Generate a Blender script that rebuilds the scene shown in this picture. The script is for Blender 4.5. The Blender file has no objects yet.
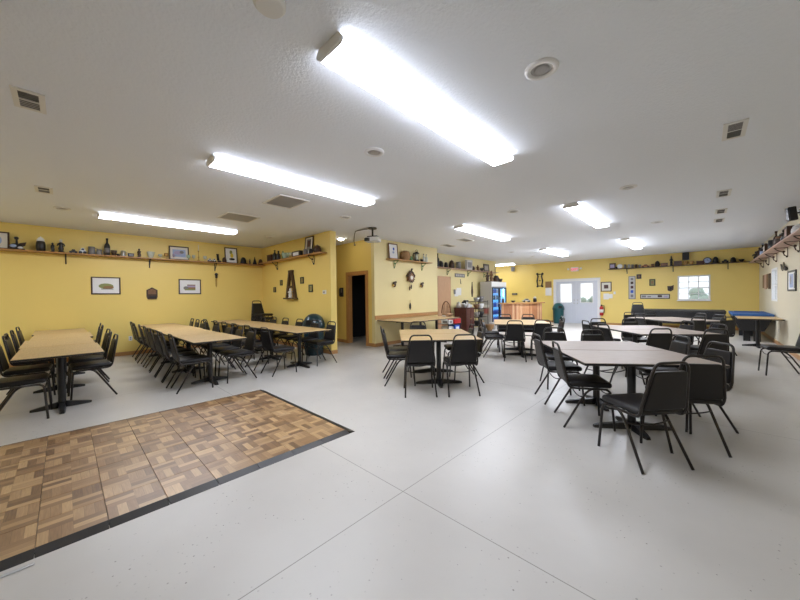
import bpy, bmesh, math, random
from mathutils import Vector, Matrix, Euler
random.seed(7)
C = bpy.context.scene.collection
SC = bpy.context.scene
PI = math.pi

# ------------------------------------------------------------------ camera, world, exposure
cam = bpy.data.cameras.new('camera'); camo = bpy.data.objects.new('camera', cam); C.objects.link(camo)
cam.sensor_width = 36; cam.lens = 319.68/800*36; cam.clip_start = .02; cam.clip_end = 300
yaw, pitch, roll = math.radians(43.5944), math.radians(-.63715), math.radians(-.64661)
f = Vector((-math.sin(yaw)*math.cos(pitch), math.cos(yaw)*math.cos(pitch), math.sin(pitch)))
r = Vector((math.cos(yaw), math.sin(yaw), 0)); u = r.cross(f)
r2 = r*math.cos(roll)+u*math.sin(roll); u2 = -r*math.sin(roll)+u*math.cos(roll)
camo.matrix_world = Matrix(((r2.x,u2.x,-f.x,0),(r2.y,u2.y,-f.y,0),(r2.z,u2.z,-f.z,1.40),(0,0,0,1)))
SC.camera = camo
vs = SC.view_settings
vs.view_transform = 'Standard'; vs.look = 'None'; vs.gamma = 1; vs.use_curve_mapping = False
vs.exposure = 0.50
LAMP = 21.0         # radiance of the fluorescent lenses
W = bpy.data.worlds.new('sky'); SC.world = W; W.use_nodes = True
bg = W.node_tree.nodes['Background']; bg.inputs[0].default_value = (.86,.94,1,1); bg.inputs[1].default_value = 1.15

# ------------------------------------------------------------------ materials
def mat(name, col, rough=.5, metal=0, spec=.5, bump=0, bscale=60, var=0, vscale=8, emit=None, coat=0):
    m = bpy.data.materials.new(name); m.use_nodes = True
    nt = m.node_tree; b = nt.nodes['Principled BSDF']
    b.inputs['Base Color'].default_value = (*col,1); b.inputs['Roughness'].default_value = rough
    b.inputs['Metallic'].default_value = metal; b.inputs['Specular IOR Level'].default_value = spec
    b.inputs['Coat Weight'].default_value = coat
    if emit:
        b.inputs['Emission Color'].default_value = (*emit[0],1); b.inputs['Emission Strength'].default_value = emit[1]
    tc = nt.nodes.new('ShaderNodeTexCoord')
    if var:
        n = nt.nodes.new('ShaderNodeTexNoise'); n.inputs['Scale'].default_value = vscale; n.inputs['Detail'].default_value = 4
        nt.links.new(tc.outputs['Object'], n.inputs['Vector'])
        mx = nt.nodes.new('ShaderNodeMix'); mx.data_type = 'RGBA'
        mx.inputs[6].default_value = (*[c*(1-var) for c in col],1); mx.inputs[7].default_value = (*[min(1,c*(1+var)) for c in col],1)
        nt.links.new(n.outputs['Fac'], mx.inputs[0]); nt.links.new(mx.outputs[2], b.inputs['Base Color'])
    if bump:
        n = nt.nodes.new('ShaderNodeTexNoise'); n.inputs['Scale'].default_value = bscale; n.inputs['Detail'].default_value = 3
        nt.links.new(tc.outputs['Object'], n.inputs['Vector'])
        bp = nt.nodes.new('ShaderNodeBump'); bp.inputs['Strength'].default_value = bump; bp.inputs['Distance'].default_value = .01
        nt.links.new(n.outputs['Fac'], bp.inputs['Height']); nt.links.new(bp.outputs[0], b.inputs['Normal'])
    return m
def N(nt, kind, **kw):
    n = nt.nodes.new(kind)
    for k, v in kw.items(): setattr(n, k, v)
    return n
def math_(nt, op, a, b=None, c=None):
    n = N(nt, 'ShaderNodeMath', operation=op)
    for i, v in enumerate((a, b, c)):
        if v is None: continue
        if isinstance(v, (int, float)): n.inputs[i].default_value = v
        else: nt.links.new(v, n.inputs[i])
    return n.outputs[0]
def wood(name, c1, c2, scale=6, stretch=(1,12,12), rough=.4, coat=0, spec=.5):
    m = bpy.data.materials.new(name); m.use_nodes = True; nt = m.node_tree; b = nt.nodes['Principled BSDF']
    b.inputs['Roughness'].default_value = rough; b.inputs['Coat Weight'].default_value = coat; b.inputs['Specular IOR Level'].default_value = spec
    tc = N(nt,'ShaderNodeTexCoord'); mp = N(nt,'ShaderNodeMapping'); mp.inputs['Scale'].default_value = stretch
    nt.links.new(tc.outputs['Object'], mp.inputs[0])
    n = N(nt,'ShaderNodeTexNoise'); n.inputs['Scale'].default_value = scale; n.inputs['Detail'].default_value = 6; n.inputs['Distortion'].default_value = .6
    nt.links.new(mp.outputs[0], n.inputs['Vector'])
    cr = N(nt,'ShaderNodeValToRGB'); cr.color_ramp.elements[0].position = .3; cr.color_ramp.elements[1].position = .7
    cr.color_ramp.elements[0].color = (*c1,1); cr.color_ramp.elements[1].color = (*c2,1)
    nt.links.new(n.outputs['Fac'], cr.inputs[0]); nt.links.new(cr.outputs[0], b.inputs['Base Color'])
    return m
def floor_mat():
    m = bpy.data.materials.new('sealed_concrete'); m.use_nodes = True; nt = m.node_tree; b = nt.nodes['Principled BSDF']
    g = N(nt,'ShaderNodeNewGeometry'); P = g.outputs['Position']
    sx = N(nt,'ShaderNodeSeparateXYZ'); nt.links.new(P, sx.inputs[0])
    n1 = N(nt,'ShaderNodeTexNoise'); n1.inputs['Scale'].default_value = .9; n1.inputs['Detail'].default_value = 5; nt.links.new(P, n1.inputs['Vector'])
    cr = N(nt,'ShaderNodeValToRGB'); e = cr.color_ramp.elements
    e[0].position = .3; e[0].color = (.485,.462,.425,1); e[1].position = .7; e[1].color = (.56,.537,.497,1)
    nt.links.new(n1.outputs['Fac'], cr.inputs[0])
    # fine pits, gathered in patches
    v = N(nt,'ShaderNodeTexVoronoi'); v.inputs['Scale'].default_value = 30; nt.links.new(P, v.inputs['Vector'])
    n2 = N(nt,'ShaderNodeTexNoise'); n2.inputs['Scale'].default_value = 2.2; n2.inputs['Detail'].default_value = 2; nt.links.new(P, n2.inputs['Vector'])
    thr = math_(nt,'MINIMUM', math_(nt,'MULTIPLY', math_(nt,'SUBTRACT', n2.outputs['Fac'], .36), .75), .15)
    pit = math_(nt,'LESS_THAN', v.outputs['Distance'], thr)
    wn = N(nt,'ShaderNodeTexWhiteNoise'); nt.links.new(v.outputs['Position'], wn.inputs['Vector'])
    pit = math_(nt,'MULTIPLY', pit, math_(nt,'MULTIPLY', math_(nt,'POWER', wn.outputs['Value'], 2), .75))
    # sawn joints
    j = None
    for ax, vals in ((0,(-1.567,-6.2)),(1,(1.655,4.765,7.87,10.98,14.1,-1.45))):
        for c in vals:
            d = math_(nt,'ABSOLUTE', math_(nt,'SUBTRACT', sx.outputs[ax], c))
            l = math_(nt,'LESS_THAN', d, .0032)
            j = l if j is None else math_(nt,'MAXIMUM', j, l)
    dark = math_(nt,'MAXIMUM', pit, math_(nt,'MULTIPLY', j, .62))
    mx = N(nt,'ShaderNodeMix', data_type='RGBA'); mx.inputs[7].default_value = (.10,.085,.07,1)
    nt.links.new(dark, mx.inputs[0]); nt.links.new(cr.outputs[0], mx.inputs[6]); nt.links.new(mx.outputs[2], b.inputs['Base Color'])
    n3 = N(nt,'ShaderNodeTexNoise'); n3.inputs['Scale'].default_value = 1.7; n3.inputs['Detail'].default_value = 4; nt.links.new(P, n3.inputs['Vector'])
    rr = N(nt,'ShaderNodeMapRange'); rr.inputs[3].default_value = .29; rr.inputs[4].default_value = .44
    nt.links.new(n3.outputs['Fac'], rr.inputs[0]); nt.links.new(rr.outputs[0], b.inputs['Roughness'])
    n4 = N(nt,'ShaderNodeTexNoise'); n4.inputs['Scale'].default_value = 3; nt.links.new(P, n4.inputs['Vector'])
    bp = N(nt,'ShaderNodeBump'); bp.inputs['Strength'].default_value = .25; bp.inputs['Distance'].default_value = .02
    nt.links.new(n4.outputs['Fac'], bp.inputs['Height']); nt.links.new(bp.outputs[0], b.inputs['Normal'])
    return m
def parquet_mat():
    m = bpy.data.materials.new('parquet'); m.use_nodes = True; nt = m.node_tree; b = nt.nodes['Principled BSDF']
    g = N(nt,'ShaderNodeNewGeometry'); sx = N(nt,'ShaderNodeSeparateXYZ'); nt.links.new(g.outputs['Position'], sx.inputs[0])
    q = .1525
    x = math_(nt,'DIVIDE', math_(nt,'ADD', sx.outputs[0], 4.845), q); y = math_(nt,'DIVIDE', math_(nt,'SUBTRACT', sx.outputs[1], 2.0), q)
    cx, cy = math_(nt,'FLOOR', x), math_(nt,'FLOOR', y)
    fx, fy = math_(nt,'FRACT', x), math_(nt,'FRACT', y)
    par = math_(nt,'FLOORED_MODULO', math_(nt,'ADD', cx, cy), 2)
    a = N(nt,'ShaderNodeMix'); nt.links.new(par, a.inputs[0]); nt.links.new(fx, a.inputs[2]); nt.links.new(fy, a.inputs[3])
    ln = N(nt,'ShaderNodeMix'); nt.links.new(par, ln.inputs[0]); nt.links.new(y, ln.inputs[2]); nt.links.new(x, ln.inputs[3])
    fi = math_(nt,'FLOOR', math_(nt,'MULTIPLY', a.outputs[0], 3))
    cv = N(nt,'ShaderNodeCombineXYZ'); nt.links.new(cx, cv.inputs[0]); nt.links.new(cy, cv.inputs[1]); nt.links.new(fi, cv.inputs[2])
    wn = N(nt,'ShaderNodeTexWhiteNoise'); nt.links.new(cv.outputs[0], wn.inputs['Vector'])
    gv = N(nt,'ShaderNodeCombineXYZ'); nt.links.new(math_(nt,'MULTIPLY', a.outputs[0], 14), gv.inputs[0]); nt.links.new(math_(nt,'MULTIPLY', ln.outputs[0], 1.2), gv.inputs[1]); nt.links.new(math_(nt,'MULTIPLY', wn.outputs['Value'], 40), gv.inputs[2])
    gn = N(nt,'ShaderNodeTexNoise'); gn.inputs['Scale'].default_value = 1.3; gn.inputs['Detail'].default_value = 4; nt.links.new(gv.outputs[0], gn.inputs['Vector'])
    t = math_(nt,'ADD', math_(nt,'MULTIPLY', wn.outputs['Value'], .62), math_(nt,'MULTIPLY', gn.outputs['Fac'], .42))
    cr = N(nt,'ShaderNodeValToRGB'); e = cr.color_ramp.elements
    e[0].position = .1; e[0].color = (.115,.06,.028,1); e[1].position = .9; e[1].color = (.56,.37,.185,1)
    k = e.new(.45); k.color = (.28,.16,.075,1)
    nt.links.new(t, cr.inputs[0])
    # fine dark line between fingers
    ed = math_(nt,'FRACT', math_(nt,'MULTIPLY', a.outputs[0], 3))
    line = math_(nt,'MULTIPLY', math_(nt,'GREATER_THAN', math_(nt,'ABSOLUTE', math_(nt,'SUBTRACT', ed, .5)), .475), .45)
    mx = N(nt,'ShaderNodeMix', data_type='RGBA'); mx.inputs[7].default_value = (.07,.035,.015,1)
    nt.links.new(line, mx.inputs[0]); nt.links.new(cr.outputs[0], mx.inputs[6]); nt.links.new(mx.outputs[2], b.inputs['Base Color'])
    b.inputs['Roughness'].default_value = .40; b.inputs['Coat Weight'].default_value = .5; b.inputs['Coat Roughness'].default_value = .3
    return m
def glass_mat(name='pane_glass', tint=(1,1,1), refl=.08):
    m = bpy.data.materials.new(name); m.use_nodes = True; nt = m.node_tree
    for n in list(nt.nodes): nt.nodes.remove(n)
    o = N(nt,'ShaderNodeOutputMaterial'); mx = N(nt,'ShaderNodeMixShader'); t = N(nt,'ShaderNodeBsdfTransparent'); gl = N(nt,'ShaderNodeBsdfGlossy')
    lw = N(nt,'ShaderNodeLayerWeight'); fac = math_(nt,'MULTIPLY_ADD', math_(nt,'POWER', lw.outputs['Facing'], 5), .85, .05)
    t.inputs[0].default_value = (*tint,1); gl.inputs['Roughness'].default_value = .02
    nt.links.new(fac, mx.inputs[0]); nt.links.new(t.outputs[0], mx.inputs[1]); nt.links.new(gl.outputs[0], mx.inputs[2]); nt.links.new(mx.outputs[0], o.inputs[0])
    return m

M = {}
M['floor'] = floor_mat(); M['parquet'] = parquet_mat(); M['glass'] = glass_mat()
M['ceiling'] = mat('ceiling_texture', (.83,.865,.92), .9, bump=.5, bscale=45)
M['yellow'] = mat('yellow_paint', (.84,.635,.185), .42, bump=.08, bscale=120, var=.03, vscale=1.5)
M['lit_yellow'] = mat('lit_yellow_paint', (.80,.68,.34), .42, bump=.08, bscale=120, var=.03, vscale=1.5)  # same yellow walls, bleaching by bright light put into the colour
M['glare_yellow'] = mat('glare_yellow_paint', (.68,.62,.47), .42, bump=.08, bscale=120, var=.03, vscale=1.5)  # right wall whitened by glare, put into its base colour
M['white'] = mat('white_paint', (.80,.80,.80), .45)
M['offwhite'] = mat('off_white_plastic', (.74,.73,.70), .4)
M['vinyl'] = mat('black_vinyl', (.011,.010,.0105), .42, spec=.35, bump=.15, bscale=220)
M['frame'] = mat('dark_bronze_metal', (.032,.027,.024), .36, metal=.35)
M['rubber'] = mat('black_rubber', (.012,.012,.013), .6)
M['black'] = mat('black_paint', (.012,.012,.013), .35)
M['laminate'] = wood('oak_laminate', (.45,.305,.135), (.58,.41,.20), 5, (1.2,16,16), .42, spec=.4)
M['laminate2'] = wood('greyed_oak_laminate', (.30,.24,.195), (.38,.31,.25), 5, (1.2,16,16), .5, spec=.3)
M['oak'] = wood('orange_oak', (.42,.20,.065), (.58,.30,.11), 7, (14,14,1.2), .35)
M['oakx'] = wood('orange_oak_board', (.40,.20,.07), (.55,.29,.11), 7, (1.2,14,14), .35)
M['doorwood'] = wood('light_veneer', (.52,.30,.16), (.60,.36,.20), 5, (12,12,1), .45)
M['barwood'] = wood('cedar_planks', (.40,.17,.07), (.66,.36,.18), 9, (10,10,.7), .45)
M['maroon'] = wood('mahogany', (.055,.014,.012), (.10,.028,.022), 6, (10,10,1), .35)
M['brown'] = wood('dark_brown_wood', (.035,.016,.008), (.075,.036,.018), 8, (8,8,2), .45)
M['midbrown'] = wood('brown_wood', (.16,.075,.03), (.25,.12,.05), 8, (8,8,2), .45)
M['lens_far'] = mat('bright_lit_lens', (.9,.9,.9), .4, emit=((.95,1,1.13), LAMP*2.2))
M['lens_dim'] = mat('dim_lit_lens', (.9,.9,.9), .4, emit=((.95,1,1.13), LAMP*.65))
M['lens_side'] = mat('lit_lens_side', (.85,.85,.85), .4, emit=((.95,1,1.13), LAMP*.30))
M['lens'] = mat('lit_acrylic_lens', (.9,.9,.9), .4, emit=((.95,1,1.13), LAMP))
M['ledlens'] = mat('lit_frosted_dome', (.9,.9,.9), .4, emit=((1,.93,.8), 22))
M['can'] = mat('recess_reflector', (.42,.41,.39), .3, metal=.6)
M['vent'] = mat('vent_dark', (.16,.155,.15), .6)
M['greyvent'] = mat('vent_grey', (.44,.43,.42), .5)
M['door'] = mat('white_door_paint', (.62,.65,.72), .4)
M['teal'] = mat('teal_plastic', (.006,.075,.085), .32)
M['dteal'] = mat('dark_teal_plastic', (.008,.035,.045), .28)
M['blue'] = mat('blue_felt', (.02,.10,.30), .6, bump=.1, bscale=300)
M['red'] = mat('red_paint', (.50,.012,.015), .35)
M['steel'] = mat('brushed_steel', (.50,.50,.50), .32, metal=.9)
M['silver'] = mat('silver_grey_paint', (.52,.50,.47), .45)
M['paper'] = mat('paper', (.78,.77,.74), .7)
M['cream'] = mat('cream_matboard', (.72,.68,.60), .7)
M['gold'] = mat('brass', (.55,.36,.10), .35, metal=.8)
M['green'] = mat('green_glaze', (.10,.22,.07), .3)
M['pgreen'] = mat('pale_green_glass', (.42,.55,.42), .15)
M['cglass'] = mat('clear_glassware', (.60,.62,.52), .1)
M['amber'] = mat('amber_glassware', (.48,.27,.08), .12)
M['grey'] = mat('grey_glaze', (.20,.19,.185), .4)
M['lblue'] = mat('pale_blue_print', (.34,.42,.62), .6)
M['dblue'] = mat('royal_blue_card', (.02,.09,.50), .45)
M['cyan'] = mat('lit_fridge_liner', (.25,.5,.75), .5, emit=((.10,.48,.95),.75))
M['tan'] = mat('wicker_tan', (.30,.17,.07), .7, bump=.6, bscale=150)
M['purple'] = mat('lilac_print', (.40,.34,.50), .6)
M['yel'] = mat('yellow_print', (.70,.50,.05), .6)
M['olive'] = mat('olive_print', (.26,.28,.10), .6)
M['orange'] = mat('orange_lacquer', (.42,.13,.02), .4)
M['wroot'] = mat('outdoor_paving', (.55,.55,.53), .9)
M['leaf'] = mat('shrub_leaf', (.36,.44,.40), .7, var=.3, vscale=20)
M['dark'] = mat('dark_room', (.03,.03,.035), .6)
M['stone'] = mat('pinkish_shelf_board', (.50,.33,.26), .5, var=.12, vscale=9)

# ------------------------------------------------------------------ mesh builder
class MB:
    def __init__(s): s.v=[]; s.f=[]; s.mi=[]; s.sm=[]; s.xf=Matrix()
    def add(s, vs, fs, m=0, smooth=False):
        o=len(s.v); s.v += [tuple(s.xf@Vector(p)) for p in vs]
        for q in fs: s.f.append([o+i for i in q]); s.mi.append(m); s.sm.append(smooth)
        return s
    def box(s, x0,x1,y0,y1,z0,z1, m=0):
        return s.add([(x,y,z) for z in (z0,z1) for y in (y0,y1) for x in (x0,x1)],
              [(0,2,3,1),(4,5,7,6),(0,1,5,4),(2,6,7,3),(0,4,6,2),(1,3,7,5)], m)
    def bbox(s, x0,x1,y0,y1,z0,z1, b=.01, seg=2, m=0, smooth='auto'):
        bm=bmesh.new(); bmesh.ops.create_cube(bm,size=1)
        for v in bm.verts: v.co=Vector(((x0+x1)/2+v.co.x*(x1-x0),(y0+y1)/2+v.co.y*(y1-y0),(z0+z1)/2+v.co.z*(z1-z0)))
        bmesh.ops.bevel(bm,geom=bm.edges[:],offset=b,segments=seg,profile=.5,affect='EDGES')
        bm.verts.index_update(); bm.normal_update()
        s.add([v.co[:] for v in bm.verts],[[v.index for v in q.verts] for q in bm.faces],m,False)
        fl=[(max(abs(c) for c in q.normal)<.999 if smooth=='auto' else bool(smooth)) for q in bm.faces]; s.sm[-len(fl):]=fl
        bm.free(); return s
    def lathe(s, prof, n=16, c=(0,0,0), m=0, smooth=True):
        vs=[];fs=[]
        for (rr,z) in prof:
            for k in range(n): a=2*PI*k/n; vs.append((c[0]+rr*math.cos(a),c[1]+rr*math.sin(a),c[2]+z))
        for i in range(len(prof)-1):
            for k in range(n): fs.append((i*n+k,i*n+(k+1)%n,(i+1)*n+(k+1)%n,(i+1)*n+k))
        s.add(vs,fs,m,smooth)
        o=[(c[0]+prof[i][0]*math.cos(2*PI*k/n),c[1]+prof[i][0]*math.sin(2*PI*k/n),c[2]+prof[i][1]) for i in (0,-1) for k in range(n)]
        s.add(o,[tuple(range(n))[::-1],tuple(range(n,2*n))],m,False); return s
    def tube(s, pts, rad, n=8, m=0, closed=False, r1=None):
        pts=[Vector(p) for p in pts]; L=len(pts); vs=[];fs=[]; ref=None
        for i,p in enumerate(pts):
            a=pts[i-1] if (i>0 or closed) else p; b=pts[(i+1)%L] if (i<L-1 or closed) else p
            t=(b-a).normalized()
            if ref is None:
                ref=Vector((0,0,1)) if abs(t.z)<.9 else Vector((1,0,0))
            x=(ref-t*ref.dot(t)).normalized(); ref=x; y=t.cross(x)
            rr=rad if r1 is None else rad+(r1-rad)*i/(L-1)
            for k in range(n): an=2*PI*k/n; vs.append(p+x*rr*math.cos(an)+y*rr*math.sin(an))
        for i in range(L if closed else L-1):
            j=(i+1)%L
            for k in range(n): fs.append((i*n+k,i*n+(k+1)%n,j*n+(k+1)%n,j*n+k))
        s.add(vs,fs,m,True)
        if not closed: s.add(vs[:n]+vs[-n:],[tuple(range(n))[::-1],tuple(range(n,2*n))],m)
        return s
    def prism(s, poly, d0, d1, axis='y', m=0, smooth=False):
        """poly of (a,b); axis y: a->x b->z, axis x: a->y b->z, axis z: a->x b->y"""
        def P(a,b,d): return (a,d,b) if axis=='y' else ((d,a,b) if axis=='x' else (a,b,d))
        n=len(poly); vs=[P(a,b,d) for d in (d0,d1) for a,b in poly]
        s.add(vs,[(k,(k+1)%n,n+(k+1)%n,n+k) for k in range(n)],m,smooth)
        s.add(vs,[tuple(range(n))[::-1],tuple(range(n,2*n))],m); return s
    def ball(s, c, rx, ry=None, rz=None, m=0, n=12, rot=None, zmin=-1):
        ry=ry or rx; rz=rz or rx; vs=[];fs=[]; R=rot.to_matrix() if rot else Matrix.Identity(3); h=n//2
        for i in range(h+1):
            ph=-PI/2+PI*i/h
            for k in range(n):
                a=2*PI*k/n; vs.append(Vector(c)+R@Vector((rx*math.cos(ph)*math.cos(a),ry*math.cos(ph)*math.sin(a),rz*max(zmin,math.sin(ph)))))
        for i in range(h):
            for k in range(n): fs.append((i*n+k,i*n+(k+1)%n,(i+1)*n+(k+1)%n,(i+1)*n+k))
        return s.add(vs,fs,m,True)
    def build(s, name, mats, parent=None, loc=None):
        me=bpy.data.meshes.new(name); me.from_pydata(s.v,[],s.f)
        mats = mats if isinstance(mats,(list,tuple)) else [mats]
        for x in mats: me.materials.append(M[x] if isinstance(x,str) else x)
        me.polygons.foreach_set('material_index', s.mi); me.polygons.foreach_set('use_smooth', s.sm)
        bm=bmesh.new(); bm.from_mesh(me); bmesh.ops.remove_doubles(bm,verts=bm.verts[:],dist=1e-5); bmesh.ops.recalc_face_normals(bm,faces=bm.faces[:]); bm.to_mesh(me); bm.free()
        o=bpy.data.objects.new(name,me); C.objects.link(o)
        if parent is not None: o.parent=parent
        if loc is not None: o.location=loc
        return o
def B(*a, **k): return MB().box(*a, **k)
def tag(o, label, cat, group=None, kind=None):
    o['label']=label; o['category']=cat
    if group: o['group']=group
    if kind: o['kind']=kind
    return o
def thing(name, label, cat, loc=(0,0,0), rz=0, group=None):
    o=bpy.data.objects.new(name,None); o.empty_display_size=.1; C.objects.link(o); o.location=loc; o.rotation_euler=(0,0,rz)
    return tag(o,label,cat,group)
def struct(name, mb, m, parent=None):
    o=mb.build(name,m,parent)
    if parent is None: o['kind']='structure'
    return o
def dup(root, loc, rz, label=None, group=None, scale=None):
    q=root.copy(); C.objects.link(q); q.location=loc; q.rotation_euler=(0,0,rz)
    if label: q['label']=label
    if group: q['group']=group
    if scale: q.scale=scale
    for ch in list(root.children):
        c=ch.copy(); C.objects.link(c); c.parent=q
        for g in ch.children:
            d=g.copy(); C.objects.link(d); d.parent=c
    return q
ORD=['first','second','third','fourth','fifth','sixth','seventh','eighth','ninth','tenth']

# ------------------------------------------------------------------ the setting
H=3.03; XL,XR,YF,YR=-10.5,1.42,17.1,-4.6
PX=-6.62; PY0,PY1=4.5,4.67; BX=-6.64; BY0,BY1=5.95,8.85; W2=-7.3; W2E=14.4
struct('floor', B(XL-.15,XR+.15,YR-.15,YF+.15,-.12,0), 'floor')
struct('ceiling', B(XL-.15,XR+.15,YR-.15,YF+.15,H,H+.12), 'ceiling')
struct('wall_left', B(XL-.15,XL,YR-.15,YF+.15,0,H), 'yellow')
WY0,WY1,WZ0,WZ1=13.18,14.15,1.15,2.07
WINS=[(8.85,10.05),(WY0,WY1)]
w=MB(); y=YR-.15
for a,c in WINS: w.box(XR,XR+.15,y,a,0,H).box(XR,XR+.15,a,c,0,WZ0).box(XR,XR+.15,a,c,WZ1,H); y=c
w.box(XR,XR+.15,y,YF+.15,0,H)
struct('wall_right', w, 'glare_yellow')
DX0,DX1,DZ=-5.46,-3.55,2.10; VX0,VX1,VZ0,VZ1=-.78,.17,1.12,2.10
w=MB(); w.box(XL,DX0,YF,YF+.15,0,H).box(DX0,DX1,YF,YF+.15,DZ,H).box(DX1,VX0,YF,YF+.15,0,H).box(VX0,VX1,YF,YF+.15,0,VZ0).box(VX0,VX1,YF,YF+.15,VZ1,H).box(VX1,XR,YF,YF+.15,0,H)
struct('wall_far', w, 'yellow')
struct('wall_rear', B(XL,XR,YR-.15,YR,0,H), 'yellow')
struct('wall_partition', B(XL,PX,PY0,PY1,0,H), 'yellow')
HX0,HX1,HZ=-7.83,-6.99,2.06
w=MB(); w.box(XL,HX0,BY0,BY0+.12,0,H).box(HX0,HX1,BY0,BY0+.12,HZ,H).box(HX1,BX-.12,BY0,BY0+.12,0,H)
struct('wall_block', w, 'yellow')
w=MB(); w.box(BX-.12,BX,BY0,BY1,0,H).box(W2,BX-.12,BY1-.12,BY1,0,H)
struct('wall_clock', w, 'lit_yellow')
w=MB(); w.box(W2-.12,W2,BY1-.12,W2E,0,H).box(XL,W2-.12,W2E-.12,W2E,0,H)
struct('wall_kitchen', w, 'lit_yellow')
# unlit room behind the hall doorway, its darkness put into the wall colour
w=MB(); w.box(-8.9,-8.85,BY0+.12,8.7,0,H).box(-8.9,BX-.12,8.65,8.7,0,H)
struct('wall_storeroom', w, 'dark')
def base(name, *boxes):
    w=MB()
    for b in boxes: w.box(*b)
    struct(name,w,'oakx')
base('baseboard_left',(XL,XL+.015,YR,PY0,0,.095)); base('baseboard_partition',(XL+.015,PX,PY0-.015,PY0,0,.095),(PX,PX+.015,PY0-.015,PY1+.0,0,.095))
base('baseboard_hall',(XL,HX0-.09,BY0-.015,BY0,0,.095),(HX1+.09,BX,BY0-.015,BY0,0,.095))
base('baseboard_block',(BX,BX+.015,BY0-.015,BY1,0,.095)); base('baseboard_far',(DX1+.08,XR-.015,YF-.015,YF,0,.095),(-10.4,DX0-.08,YF-.015,YF,0,.095))
base('baseboard_right',(XR-.015,XR,YR,YF,0,.095))
base('trim_1',(BX,BX+.02,BY0,BY1-.02,.76,.87))           # oak rail above the wall tables
# hall doorway trim
w=MB(); t=.09
w.box(HX0-t,HX0+.02,BY0-.02,BY0+.13,0,HZ+.0).box(HX1-.02,HX1+t,BY0-.02,BY0+.13,0,HZ).box(HX0-t,HX1+t,BY0-.02,BY0+.13,HZ-.02,HZ+t)
struct('trim_2',w,'oak')
# wood door on the kitchen wall
d=struct('door_2', MB().box(W2,W2+.03,9.72,10.52,.02,2.10), 'doorwood')
h_=MB(); h_.ball((W2+.07,10.43,1.0),.03); h_.tube([(W2+.02,10.43,1.0),(W2+.06,10.43,1.0)],.012); h_.build('door_knob','gold',d)
w=MB(); w.box(W2,W2+.02,9.65,9.72,0,2.16).box(W2,W2+.02,10.52,10.58,0,2.16).box(W2,W2+.02,9.65,10.58,2.10,2.16); struct('trim_3',w,'doorwood')
# double entrance door
w=MB(); w.box(DX0,DX0+.05,YF-.02,YF+.12,0,DZ).box(DX1-.05,DX1,YF-.02,YF+.12,0,DZ).box(DX0+.05,DX1-.05,YF-.02,YF+.12,DZ-.05,DZ)
w.box(DX0-.07,DX0,YF-.03,YF,0,DZ+.07).box(DX1,DX1+.07,YF-.03,YF,0,DZ+.07).box(DX0,DX1,YF-.03,YF,DZ,DZ+.07)
struct('trim_4',w,'white')
mid=(DX0+DX1)/2
def leaf(x0,x1,nm,hx):
    gx0,gx1,gz0,gz1=x0+.20,x1-.20,1.02,1.92; y0,y1=YF+.02,YF+.065
    w=MB(); w.box(x0,gx0,y0,y1,.01,DZ-.055).box(gx1,x1,y0,y1,.01,DZ-.055).box(gx0,gx1,y0,y1,.01,gz0).box(gx0,gx1,y0,y1,gz1,DZ-.055)
    w.box(x0+.2,x1-.2,y0-.008,y0,.2,.42).box(x0+.2,x1-.2,y0-.008,y0,.5,.86)
    d=struct(nm,w,'door')
    fr=MB(); t=.03; fr.box(gx0-t,gx0,y0-.012,y0,gz0-t,gz1+t).box(gx1,gx1+t,y0-.012,y0,gz0-t,gz1+t).box(gx0,gx1,y0-.012,y0,gz0-t,gz0).box(gx0,gx1,y0-.012,y0,gz1,gz1+t); fr.build('glazing_frame','white',d)
    MB().box(gx0,gx1,YF+.038,YF+.044,gz0,gz1).build('pane','glass',d)
    k=MB(); k.tube([(hx,y0,.98),(hx,y0-.05,.98)],.012); k.ball((hx,y0-.06,.98),.032); k.build('door_knob','steel',d)
    k=MB(); k.lathe([(.03,0),(.03,.02)],12); o=k.build('deadbolt','steel',d,(hx,y0,1.13)); o.rotation_euler=(PI/2,0,0)
leaf(DX0+.052,mid-.003,'door_1',mid-.075); leaf(mid+.003,DX1-.052,'door_3',mid+.075)
# far window, three by two lights in each of two sashes
w=MB(); t=.05
w.box(VX0,VX0+t,YF-.01,YF+.12,VZ0,VZ1).box(VX1-t,VX1,YF-.01,YF+.12,VZ0,VZ1).box(VX0+t,VX1-t,YF-.01,YF+.12,VZ0,VZ0+t).box(VX0+t,VX1-t,YF-.01,YF+.12,VZ1-t,VZ1)
zm=(VZ0+VZ1)/2; w.box(VX0+t,VX1-t,YF+.03,YF+.09,zm-.02,zm+.02)
w.box(VX0-.03,VX1+.03,YF-.05,YF+.02,VZ0-.03,VZ0)
win=struct('window_1',w,'white')
k=MB()
for i in (1,2):
    x=VX0+t+(VX1-VX0-2*t)*i/3; k.box(x-.014,x+.014,YF+.02,YF+.05,VZ0+t,VZ1-t)
for z in ((VZ0+zm)/2+.01,(VZ1+zm)/2-.01): k.box(VX0+t,VX1-t,YF+.02,YF+.05,z-.012,z+.012)
k.build('muntin','white',win); MB().box(VX0+t,VX1-t,YF+.055,YF+.06,VZ0+t,VZ1-t).build('pane','glass',win)
for k,(a,c) in enumerate(WINS[::-1]):
    w=MB(); w.box(XR-.01,XR+.12,a,a+t,WZ0,WZ1).box(XR-.01,XR+.12,c-t,c,WZ0,WZ1).box(XR-.01,XR+.12,a+t,c-t,WZ0,WZ0+t).box(XR-.01,XR+.12,a+t,c-t,WZ1-t,WZ1)
    w.box(XR+.04,XR+.08,a+t,c-t,1.59,1.63)
    win=struct(f'window_{k+2}',w,'white'); MB().box(XR+.05,XR+.055,a+t,c-t,WZ0+t,WZ1-t).build('pane','glass',win)
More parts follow.
